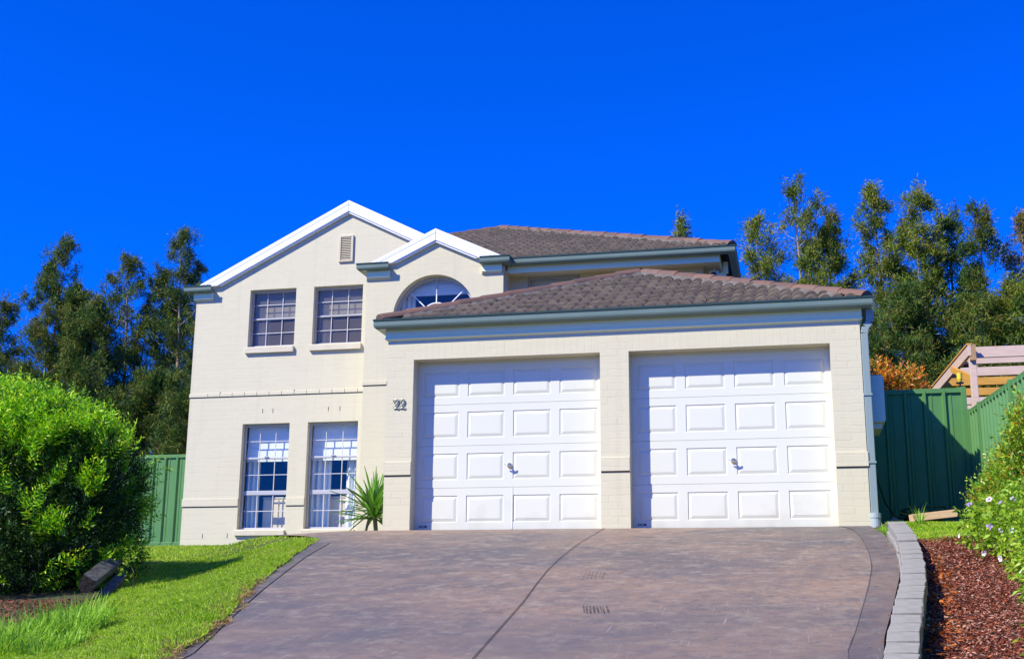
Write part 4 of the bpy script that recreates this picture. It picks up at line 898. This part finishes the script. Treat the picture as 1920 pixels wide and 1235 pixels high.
tuft(-.62, -6.2, 260, .22, (.10, .26), 'grass tuft at the foot of the bush just behind the two taller tufts')
tuft(-.72, -6.95, 300, .22, (.08, .20), 'sparse low grass tuft at the left picture edge beside the red mulch')
tuft(-.15, -7.3, 260, .2, (.07, .18), 'short grass tuft closest to the driveway below the sleepers')
tuft(5.63, -1.75, 160, .10, (.06, .14), 'small green tuft at the foot of the downpipe')
tuft(6.02, -.9, 30, .04, (.15, .30), 'thin green shoots beside the timber offcut')
m_dry = leaf_mat('dry_grass', [(.40, .28, .10), (.50, .36, .16), (.34, .20, .08), (.26, .30, .06)], .7, .3, .2)
def dryx(Y): return LE(Y)-.10-.07*np.sin(Y*5.3), LE(Y)+.03+.025*np.sin(Y*11)
grass(5200, lambda Y: (LE(Y)-1.3+0*Y, LE(Y)), -8.8, -3.0, 'dry_lawn_blades', 'scattered dry straw blades through the lawn', (.03, .06), (.004, .008), mt=m_dry, lean=1.3)
grass(2600, dryx, -9.5, -5.2, 'dry_edge_grass', 'dry straw coloured runners along the lawn edge of the driveway', (.03, .08), (.004, .008), mt=m_dry, lean=1.6, zf=lambda X, Y: np.maximum(terr(X, Y), zd(Y)+.006)+.006)
grass(26000, lambda Y: (5.72+0*Y, 6.75+0*Y), -2.3, .1, 'verge_grass', 'thin yellowish grass strip behind the mulch bed', (.015, .04), (.006, .011))

# ------------------------------------------------------------------ plants
def foliage_blob(centers, n_sprig, n_leaf, sl, ll, lw, upb=.3, inner=.25, flat=None, seed=0, curl=0, keep=None):
    """sprigs on and inside a union of ellipsoids; each sprig is a twig with leaves either side. centers: (c, r) pairs"""
    R = np.random.default_rng(seed); cs = np.array([c for c, r in centers], float); rs = np.array([np.broadcast_to(r, 3) for c, r in centers], float)
    wts = (rs[:, 0]*rs[:, 1]+rs[:, 0]*rs[:, 2]+rs[:, 1]*rs[:, 2]); wts = wts/wts.sum()
    k = R.choice(len(cs), n_sprig*2, p=wts); d_ = nrm(R.normal(size=(n_sprig*2, 3)))
    rad = np.where(R.random(n_sprig*2) < inner, R.uniform(.35, .85, n_sprig*2), 1+R.normal(0, .07, n_sprig*2))[:, None]
    P = cs[k]+d_*rs[k]*rad
    ok = np.ones(len(P), bool)
    for j in range(len(cs)):
        q = np.linalg.norm((P-cs[j])/rs[j], axis=1); ok &= ~((q < .72) & (k != j))
    if keep is not None: ok &= keep(P)
    P = P[ok][:n_sprig]; d_ = d_[ok][:n_sprig]; n = len(P)
    D = nrm(d_+np.array([0, 0, upb])+R.normal(0, .35, (n, 3))); Ls = R.uniform(*sl, n)
    t = (np.arange(n_leaf)+.5)/n_leaf
    Q = P[:, None]+D[:, None]*(Ls[:, None]*t)[..., None]
    a = R.normal(size=(n, 3)); s1 = nrm(np.cross(D, a)); s2 = np.cross(D, s1)
    ang = R.random((n, n_leaf))*6.28 if flat is None else (np.arange(n_leaf) % 2)[None]*3.1416+R.normal(0, flat, (n, n_leaf))
    LD = s1[:, None]*np.cos(ang)[..., None]+s2[:, None]*np.sin(ang)[..., None]; LD = nrm(LD+D[:, None]*(.5+.5*t)[None, :, None])
    LL = R.uniform(*ll, (n, n_leaf))*(1.1-.5*t)[None]; WW = LL*R.uniform(lw*.8, lw*1.2, (n, n_leaf))
    side = np.broadcast_to(D[:, None], LD.shape)+R.normal(0, .5, LD.shape)
    V, F = kites(Q.reshape(-1, 3), LD.reshape(-1, 3), LL.ravel(), WW.ravel(), side=np.cross(side.reshape(-1, 3), LD.reshape(-1, 3)), droop=curl)
    tw = (P, P+D*Ls[:, None]); return V, F, tw
m_stem = mat('twig_wood', (.10, .065, .04), .85, var=(.15, .10, .07), vscale=9)
def plant(name, label, cat, base, centers, mt, group=None, stems=5, srad=.02, **k):
    E_ = empty(name, base); tag(E_, label, cat, group)
    V, F, tw = foliage_blob(centers, **k); mesh_np('foliage', V, F, mt, E_)
    mb = MB(); r = random.Random(5)
    for i in range(stems):
        c_, rr = centers[i % len(centers)]; c_ = Vector(c_)+Vector((r.uniform(-.5, .5)*np.max(rr), r.uniform(-.5, .5)*np.max(rr), r.uniform(-.1, .5)*np.max(rr)))
        b_ = Vector(base)+Vector((r.uniform(-.06, .06), r.uniform(-.06, .06), 0)); m_ = (b_+c_)/2+Vector((r.uniform(-.06, .06), r.uniform(-.06, .06), .05)); mb.tube([b_, m_, c_], [srad, srad*.7, srad*.3], 6)
    mb.build('stems', m_stem, E_); return E_
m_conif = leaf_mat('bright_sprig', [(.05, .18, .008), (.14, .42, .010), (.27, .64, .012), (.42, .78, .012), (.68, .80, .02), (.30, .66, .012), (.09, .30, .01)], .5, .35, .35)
bz = float(terr(-1.3, -6.1))
BC = [((-2.80, -4.05, .02), (1.0, .92, .90)), ((-2.10, -3.95, .22), (.50, .65, .48)), ((-2.08, -4.05, -.40), (.52, .70, .58)), ((-3.6, -4.2, .1), (1.0, 1.0, 1.0)), ((-2.8, -4.6, -.5), (.95, .75, .55)), ((-2.52, -4.0, .56), (.50, .55, .36)), ((-3.2, -4.0, .70), (.6, .6, .38))]
DB_ = empty('dense_bush', (-2.6, -4.1, float(terr(-2.6, -4.1)))); tag(DB_, 'large dense yellow green bush on the left of the lawn', 'bush')
def lump(P, th, f=4.2):   # hollows between the branches
    q = np.sin(P[:, 0]*f+1.7*np.sin(P[:, 2]*f*.8))*np.sin(P[:, 2]*f*1.1+1.3*np.sin(P[:, 1]*f))+.6*np.sin(P[:, 1]*f*1.6+P[:, 0]*f*1.9)*np.sin(P[:, 2]*f*2.1)
    return q > th
m_conif_d = leaf_mat('shaded_mature_sprig', [(.006, .020, .004), (.014, .045, .005), (.028, .085, .006), (.05, .13, .008), (.075, .18, .010)], .45, .25, .4)  # older leaves, darkened to carry the shade deep in the bush
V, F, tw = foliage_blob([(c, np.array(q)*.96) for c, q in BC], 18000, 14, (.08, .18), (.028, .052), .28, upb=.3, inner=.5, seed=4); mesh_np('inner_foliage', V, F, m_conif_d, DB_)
V, F, tw = foliage_blob([(c, np.array(q)*1.04) for c, q in BC], 8000, 14, (.14, .30), (.045, .088), .26, upb=.8, inner=.06, seed=5, flat=.5, keep=lambda P: lump(P, np.clip(.04-.9*(P[:, 2]-.30)+.7*np.clip(P[:, 0]+2.4, 0, 1), -1.2, .66), 6.5))  # bright sprigs kept mostly high and left: sunlit side built into the foliage
mesh_np('sunlit_new_growth', V, F, m_conif, DB_)
mb = MB(); r = random.Random(5)
for i in range(12):
    b_ = Vector((-2.3+r.uniform(-.5, .5), -4.3+r.uniform(-.2, .2), float(terr(-2.3, -4.3)))); c_ = b_+Vector((r.uniform(-.8, .8), r.uniform(-.3, .5), r.uniform(.9, 1.6))); mb.tube([b_, (b_+c_)/2+Vector((r.uniform(-.1, .1), 0, .1)), c_], [.03, .02, .008], 6)
mb.build('stems', m_stem, DB_)
sh_ = [((-2.56, -4.0, .90), .26), ((-3.0, -4.0, 1.02), .34), ((-2.16, -4, .80), .26), ((-1.92, -4, .58), .26), ((-3.2, -4.1, 1.05), .2), ((-2.35, -4, .88), .18), ((-1.74, -3.95, .42), .22), ((-2.02, -4.05, .70), .2), ((-2.74, -4.1, .95), .16), ((-1.66, -4, .28), .16)]
for (p, h) in sh_:
    n = 90; t = np.linspace(0, 1, n); R = rng.normal(0, .012, 2); P = np.array(p)+np.stack([t*h*.22+R[0], t*h*.05+R[1], t*h], 1); a = rng.random(n)*6.28
    D = np.stack([np.cos(a), np.sin(a), .9+0*a], 1); V, F = kites(P, D, .06*(1.1-t*.6), .013); mesh_np('leading_shoot', V, F, m_conif, DB_)

# red tipped shrub and flowering shrub on the right
m_red = leaf_mat('red_tip_leaf', [(.07, .20, .014), (.16, .36, .018), (.28, .52, .024), (.36, .52, .025), (.50, .22, .03), (.20, .42, .024), (.12, .30, .02)], .35, .25, .5)
plant('red_tipped_shrub', 'tall glossy shrub with reddish new tips against the green boundary fence', 'shrub', (6.75, -2.4, float(terr(6.75, -2.4))),
      [((6.90, -2.4, .20), (.30, .5, .40)), ((6.74, -2.2, -.02), (.28, .5, .34)), ((6.90, -2.6, .55), (.18, .3, .28)), ((6.88, -2.9, .70), (.12, .2, .24))], m_red, n_sprig=1500, n_leaf=11, sl=(.10, .24), ll=(.035, .06), lw=.45, upb=.9, inner=.4, seed=8, stems=10)
m_brun = leaf_mat('soft_green_leaf', [(.10, .23, .014), (.18, .37, .018), (.27, .50, .024), (.38, .60, .035), (.46, .56, .06), (.20, .38, .024)], .45, .35, .4)
FC = [((6.58, -3.3, -.30), (.32, .5, .28)), ((6.76, -4.1, -.38), (.34, .6, .32)), ((6.74, -5.0, -.60), (.34, .6, .30)), ((6.66, -5.9, -.86), (.34, .6, .28)), ((6.55, -6.8, -1.08), (.34, .6, .24)), ((6.45, -7.7, -1.26), (.32, .5, .20)), ((6.28, -8.3, -1.38), (.30, .4, .18))]
FP = plant('flowering_shrub', 'low spreading shrub with white and violet flowers along the mulch bed', 'shrub', (6.55, -5.0, float(terr(6.55, -5.0))), FC, m_brun, n_sprig=3000, n_leaf=10, sl=(.10, .25), ll=(.05, .095), lw=.34, upb=.5, inner=.35, seed=9, stems=14, curl=.15)
m_fw = mat('white_petal', (.85, .82, .86), .6); m_fv = mat('violet_petal', (.42, .22, .75), .6); m_fp = mat('pale_violet_petal', (.66, .50, .86), .6)
R = np.random.default_rng(3); fls = []
def flower(p, nv, r, mt):
    nv = Vector(nv).normalized(); u = nv.orthogonal().normalized(); v = nv.cross(u); mb = MB(); p = Vector(p)
    for k in range(5):
        a = k*2*math.pi/5; pts = [p-nv*.006]+[p+(u*math.cos(a+da)+v*math.sin(a+da))*r*rr+nv*(.004 if rr > .8 else 0) for da, rr in ((-.35, .45), (-.62, .85), (-.22, 1.05), (.22, 1.05), (.62, .85), (.35, .45))]
        mb.add(pts, [tuple(range(7))])
    mb.build('flower', mt, FP)
cnt = 0
while cnt < 38:
    c_, rr = FC[R.choice(7, p=[.22, .22, .2, .14, .1, .07, .05])]; d_ = R.normal(size=3); d_[0] = -abs(d_[0])*1.0; d_[1] -= .5; d_[2] = d_[2]*.8+.3; d_ /= np.linalg.norm(d_)
    p = np.array(c_)+d_*np.array(rr)*1.10+d_*.10
    flower(p, d_+np.array([-.2, -.5, .3]), R.uniform(.016, .028), [m_fw, m_fw, m_fv, m_fv, m_fp][R.integers(5)]); cnt += 1
m_or = leaf_mat('orange_leaf', [(.12, .18, .015), (.26, .26, .02), (.66, .26, .02), (.80, .36, .03), (.70, .12, .02), (.66, .42, .05)], .35, .3, .5)
plant('orange_leaved_shrub', 'shrub with glowing orange new leaves behind the fence beside the garage', 'shrub', (6.1, 3.5, .3), [((6.1, 3.5, 2.02), (.44, .4, .52)), ((5.85, 3.4, 2.15), (.3, .3, .42)), ((6.4, 3.6, 1.98), (.22, .3, .50))], m_or, n_sprig=900, n_leaf=10, sl=(.10, .2), ll=(.05, .085), lw=.4, upb=.8, inner=.4, seed=10, stems=7)
plant('low_shrub', 'low leafy sapling growing behind the tilted sleeper', 'shrub', (-1.2, -4.6, float(terr(-1.2, -4.6))), [((-1.2, -4.6, -.66), (.06, .06, .12))], m_brun, n_sprig=9, n_leaf=7, sl=(.06, .12), ll=(.03, .055), lw=.42, upb=.8, seed=14, stems=1, srad=.004)

# yucca
YC = empty('yucca_plant', (-.80, 1.0, 0)); tag(YC, 'spiky green yucca growing against the left garage pier', 'yucca')
m_yuc = leaf_mat('yucca_leaf', [(.05, .15, .02), (.11, .29, .03), (.18, .42, .04), (.25, .50, .05)], .35, .2, .5)
V = []; F = []; r = random.Random(9)
cY = Vector((-.82, 1.0, .34))
for i in range(110):
    el = math.radians(r.choice([r.uniform(30, 88), r.uniform(-35, 45)])); az = r.uniform(0, 2*math.pi); L_ = r.uniform(.46, .68)*(1.0 if el > .3 else .82)
    d_ = Vector((math.cos(az)*math.cos(el), math.sin(az)*math.cos(el), math.sin(el))); sd_ = d_.cross(Vector((0, 0, 1))).normalized(); nn = sd_.cross(d_)
    b = len(V); base_ = cY+Vector((0, 0, r.uniform(-.10, .10)))
    for t, w_ in ((0, .014), (.2, .021), (.45, .022), (.75, .014), (1, .001)):
        p = base_+d_*(L_*t)+Vector((0, 0, -.10*L_*t*t)); V += [p-sd_*w_+nn*.006, p-nn*.004, p+sd_*w_+nn*.006]
    for k in range(4):
        o = b+3*k; F += [(o, o+1, o+4, o+3), (o+1, o+2, o+5, o+4)]
mb = MB(); mb.add(V, F); mb.build('leaves', m_yuc, YC)
mb = MB(); mb.tube([(-.80, 1.0, -.02), (-.79, 1.0, .12), (-.82, 1.0, .36)], [.03, .028, .03], 10); mb.tube([(-.84, .98, -.02), (-.92, .98, .1), (-.88, 1.0, .30)], [.022, .02, .02], 8); mb.build('trunk', mat('yucca_stem', (.10, .16, .05), .7, var=(.16, .12, .06), vscale=14), YC)

# ------------------------------------------------------------------ trees behind the house
m_need = leaf_mat('sheoak_needles', [(.018, .055, .016), (.045, .115, .024), (.08, .17, .028), (.13, .21, .03), (.20, .22, .035), (.22, .17, .045)], .6, .25, .2)
m_need2 = leaf_mat('sheoak_needles_olive', [(.04, .10, .018), (.10, .19, .022), (.17, .28, .028), (.26, .31, .035), (.34, .25, .05), (.17, .24, .035)], .6, .25, .2)
m_need3 = leaf_mat('sheoak_needles_brown', [(.05, .09, .02), (.13, .17, .03), (.24, .22, .04), (.34, .24, .06), (.42, .26, .07), (.16, .19, .04)], .6, .25, .2)
m_pbark = mat('pale_bark', (.24, .19, .14), .85, var=(.36, .31, .26), vscale=3, bump=.01, bscale=15)
def tree(name, X, Y, top, hw, label, seed, mt, dens=1.0, lean=0, z0=None, shape=1.0, fork=0, group='she oak trees behind the house', crown0=.12):
    R = np.random.default_rng(seed); z0 = float(terr(X, Y)) if z0 is None else z0; Ht = top-z0
    E_ = empty(name, (X, Y, z0)); tag(E_, label, 'tree', group)
    mb = MB(); leaders = [(0, 0, Ht)]
    for f in range(fork): a = R.uniform(0, 6.28); leaders.append((math.cos(a)*hw*.55, math.sin(a)*hw*.4, Ht*R.uniform(.80, .93)))
    NP = []; ND = []
    for li, (ox, oy, hh) in enumerate(leaders):
        def tp(t, ox=ox, oy=oy, hh=hh, ph=R.uniform(0, 6)):
            s = sm(np.array(max(0, (t-.25)/.75)))
            return np.array([X+lean*t*t+ox*float(s)+.10*math.sin(t*5+ph), Y+oy*float(s)+.10*math.cos(t*4+ph), z0+hh*t])
        n = 12; mb.tube([tp(i/n) for i in range(n+1)], [max(.012, .15*(1-i/n)**.9*(1 if li == 0 else .6)*Ht/12) for i in range(n+1)], 7)
        nl = int(58*(1 if li == 0 else .55))
        for i in range(nl):
            t = crown0+(1-crown0)*((i+R.random())/nl)**.92; p = tp(t); az = R.uniform(0, 6.28)
            wd = hw*(1.42*(1-t)**.68*shape+.06)*R.uniform(.5, 1.12)*(1 if li == 0 else .62); wd = min(wd, hw*1.28)
            rise = wd*R.uniform(.45, 1.1); d_ = np.array([math.cos(az), math.sin(az), 0])
            end = p+d_*wd+np.array([0, 0, rise]); mid = p+d_*wd*.55+np.array([0, 0, rise*.35])
            mb.tube([p, mid, end], [.028*(1-t*.6), .018*(1-t*.5), .006], 4, cap=False)
            nc = max(3, int((4+wd*4.2)*dens))
            for c_ in range(nc):
                u = R.uniform(.34, 1.06); q = p*(1-u)**2+2*mid*u*(1-u)+end*u*u if u <= 1 else end+(end-mid)*(u-1)*2
                q = q+R.normal(0, .09+.045*wd, 3)
                m_ = int(R.integers(52, 96)*dens**.5); spread = R.uniform(.05, .11)
                NP.append(q+R.normal(0, spread, (m_, 3))*np.array([1, 1, 1.25])); dd = d_*.5+R.normal(0, .5, (m_, 3)); dd[:, 2] += R.choice([.9, .35, -.4], p=[.5, .3, .2]); ND.append(dd)
        q = tp(1); m_ = 260; tt = R.random(m_)**1.5*.9; NP.append(q-np.array([0, 0, 1])*tt[:, None]+R.normal(0, .035, (m_, 3))+R.normal(0, .14, (m_, 3))*tt[:, None]); dd = R.normal(0, .45, (m_, 3)); dd[:, 2] += 1; ND.append(dd)
    P = np.concatenate(NP); D = np.concatenate(ND); n = len(P)
    V, F = kites(P, D, R.uniform(.08, .22, n), R.uniform(.016, .030, n), droop=.15); print(name, n)
    mesh_np('crown', V, F, mt, E_); mb.build('trunk', m_pbark, E_); return n
TY = 22.0
def tx(x20, x26): return x20+(x26-x20)/3
TL = [ # x, top, half width, y, label, mat, dens, shape, fork
 (-22.2, 9.7, 1.5, 22, 'dark she oak cut by the left picture edge', 0, 1, 1, 1),
 (-19.9, 11.75, 1.7, 22, 'tall open topped she oak above the left of the bright bush', 0, .95, 1, 2),
 (-17.3, 10.95, 1.6, 22, 'slender she oak with a blunt top midway between the bush tip and the house', 0, .9, 1, 1),
 (-15.35, 11.8, 1.25, 22, 'tallest she oak just left of the house gable', 0, .9, 1, 2),
 (-17.5, 9.0, 1.25, 20.5, 'dark conical she oak standing lower in front of its slender neighbours', 0, 1.35, 1.1, 0),
 (-18.9, 9.4, 1.7, 21, 'wide shadowed she oak filling the gap below the tall open top', 0, 1.2, 1.1, 0),
 (-16.3, 10.7, 1.35, 23, 'narrow she oak stem between two higher crowns at the left', 0, .85, 1, 0),
 (-14.4, 6.3, 1.3, 19.5, 'low bright green young she oak over the left green fence', 0, 1.5, 1.3, 0),
 (-12.3, 5.9, 1.1, 18.5, 'short she oak tucked against the house corner', 0, 1.4, 1.3, 0),
 (-21.0, 7.2, 1.6, 20, 'low shadowy she oak directly behind the bright bush', 0, 1.3, 1.3, 0),
 (1.65, 11.15, .55, 22, 'small tree tip poking above the upper roof', 1, .8, 1, 0),
 (3.75, 11.05, 1.1, 22, 'olive she oak touching the corner of the upper gutter', 1, .9, 1.3, 1),
 (5.05, 11.95, 1.7, 22, 'tallest airy she oak right of the upper roof', 1, .75, 1.25, 3),
 (6.1, 11.3, 1.0, 23, 'thin airy she oak leaning beside the tallest one', 0, .75, 1.2, 0),
 (7.3, 11.85, 1.0, 22, 'narrow spire she oak standing apart over the garage gutter end', 1, 1.05, 1, 0),
 (8.75, 11.5, 1.2, 22, 'round topped she oak right of the narrow spire', 1, .95, 1, 2),
 (9.55, 10.9, 1.0, 22.5, 'second of the crowded crowns behind the pergola', 0, 1, 1, 0),
 (10.2, 10.7, .85, 21.5, 'pointed she oak over the pergola beams', 0, 1, 1, 0),
 (11.45, 10.7, 1.2, 22, 'brownish she oak near the right picture edge', 2, .75, 1, 1),
 (12.4, 10.1, 1.2, 22, 'she oak cut by the right picture edge', 2, .9, 1, 1),
 (7.9, 8.1, 1.5, 20.5, 'low dark she oak behind the orange leaved shrub', 0, 1.25, 1.2, 0),
 (9.6, 7.7, 1.5, 20.3, 'low spreading she oak behind the pergola post', 0, 1.2, 1.2, 0),
 (11.0, 8.0, 1.5, 20.2, 'low she oak filling below the crowns at the right', 1, 1.2, 1.2, 0),
 (6.6, 6.2, 1.2, 19, 'small dark she oak at the fence end behind the garage corner', 0, 1.3, 1.2, 0),
]
tot = 0
for i, (x, tz, hw, y, lb, mm_, de, shp, fk) in enumerate(TL):
    tot += tree('she_oak_tree', x, y, tz, hw*1.22, lb, 100+i, [m_need, m_need2, m_need3][mm_], de, R_.x*0, None, shp, fk)
print('needles', tot)
# trees across the street, seen only mirrored in the windows
tree('street_tree', -16, -46, 4.0, 3.0, 'tree across the street mirrored in the ground floor windows', 300, m_need, 1.3, shape=1.2, group='trees across the street')
tree('street_tree', -11, -48, 3.2, 3.2, 'lower tree across the street mirrored in the ground floor windows', 301, m_need, 1.3, shape=1.2, group='trees across the street')

# ------------------------------------------------------------------ timber pieces
def sleeper(A, B, w_, h, label, roll=0.0):
    A = Vector(A); B = Vector(B); d_ = (B-A).normalized(); s_ = d_.cross(Vector((0, 0, 1))).normalized(); u = s_.cross(d_); s2 = s_*math.cos(roll)+u*math.sin(roll); u2 = -s_*math.sin(roll)+u*math.cos(roll)
    pr = [(-.5, .5), (.42, .5), (.5, .40), (.5, -.1), (.34, -.42), (.05, -.5), (-.3, -.42), (-.5, -.12)]; V = []; r = random.Random(2)
    for k in range(6):
        p = A+(B-A)*k/5
        for a, b in pr: V.append(p+s2*(a*w_+r.uniform(-.004, .004))+u2*(b*h+r.uniform(-.004, .004)))
    mb = MB(); mb.add(V, [(k*8+j, k*8+(j+1) % 8, (k+1)*8+(j+1) % 8, (k+1)*8+j) for k in range(5) for j in range(8)]); mb.cur = 1; mb.add(V[:8], [tuple(range(8))]); mb.add(V[-8:], [tuple(range(8))])
    o = mb.build('timber_sleeper', [m_log, m_logend]); tag(o, label, 'timber sleeper', 'old timber sleepers'); return o
sleeper((-1.28, -5.12, -.815), (-1.56, -4.25, -.60), .135, .135, 'weathered grey timber sleeper with a cut end tilted under the bush', -.45)
sleeper((-1.19, -5.0, -.93), (-1.40, -4.35, -.72), .085, .085, 'brown edged sleeper lying under the tilted grey one', -.3)
sleeper((-1.1, -7.2, -1.34), (-.80, -6.45, -1.20), .14, .12, 'dark sleeper in the mulch at the lower left corner', 0)
chips(9000, lambda Y: -2.2+0*Y, lambda Y: -.75+0*Y, -7.2, -5.2, lambda X, Y: terr(X, Y)+.01, 'bark_mulch', leaf_mat('red_chip', [(.08, .02, .015), (.30, .07, .04), (.16, .04, .02), (.40, .14, .09)], .8, 0, .2), 'red mulch under the bush at the lower left', (.01, .035))
# plank, brick and hose by the side fence
mb = MB(); mb.obox((6.02, .20, .125), (6.52, .30, .185), .14, .085); tag(mb.build('timber_offcut', mat('raw_timber', (.78, .52, .32), .7, var=(.66, .42, .24), vscale=6, stretch=(1, 8, 8)), bevel=.004), 'short raw timber offcut lying by the foot of the side fence', 'timber offcut')
mb = MB(); mb.tube([(5.74, .5, .02), (5.86, .48, .07), (5.97, .52, .02)], [.07, .10, .06], 10); tag(mb.build('rock', mat('pale_stone', (.30, .27, .22), .9, var=(.2, .18, .15), vscale=6, bump=.02), smooth=True), 'rounded pale stone beside the drain collar', 'rock')
hp = [(5.70, 1.0, .80), (5.74, 1.1, .62), (5.82, 1.3, .40), (5.95, 1.45, .24)]+[(6.25+.25*math.cos(t*.7)*(1+.15*math.sin(t)), 1.35+.22*math.sin(t*.7), .19+.006*t) for t in range(28)]+[(6.7, 1.0, .16), (6.9, .6, .12)]
mb = MB(); mb.tube(hp, .011, 8); tag(mb.build('garden_hose', mat('hose_rubber', (.02, .06, .03), .4), smooth=True), 'dark green garden hose coiled in the shade of the side gap', 'hose')
mb = MB(); mb.tube([(5.565, 1.0, .83), (5.68, 1.0, .83)], .014, 8); mb.tube([(5.68, 1.0, .86), (5.68, 1.0, .79)], .018, 8); mb.tube([(5.65, 1.0, .87), (5.71, 1.0, .87)], .008, 6); tag(mb.build('garden_tap', m_chrome, H), None)
# a few leaves and twigs on the concrete
mb_n = 60; Yd = rng.uniform(-9, -1, mb_n); Xd = np.where(rng.random(mb_n) < .6, RE(Yd)-rng.random(mb_n)**2*.5, LE(Yd)+rng.random(mb_n)**2*1.2)
a = rng.random(mb_n)*6.28; V, F = kites(np.stack([Xd, Yd, zd(Yd)+.014], 1), np.stack([np.cos(a), np.sin(a), .05+0*a], 1), rng.uniform(.015, .05, mb_n), rng.uniform(.006, .02, mb_n), side=np.tile([0, 0, 1.], (mb_n, 1)))
o = mesh_np('fallen_leaves', V, F, m_ochip); tag(o, 'scattered dry leaves lying on the driveway concrete', 'fallen leaves', kind='stuff')
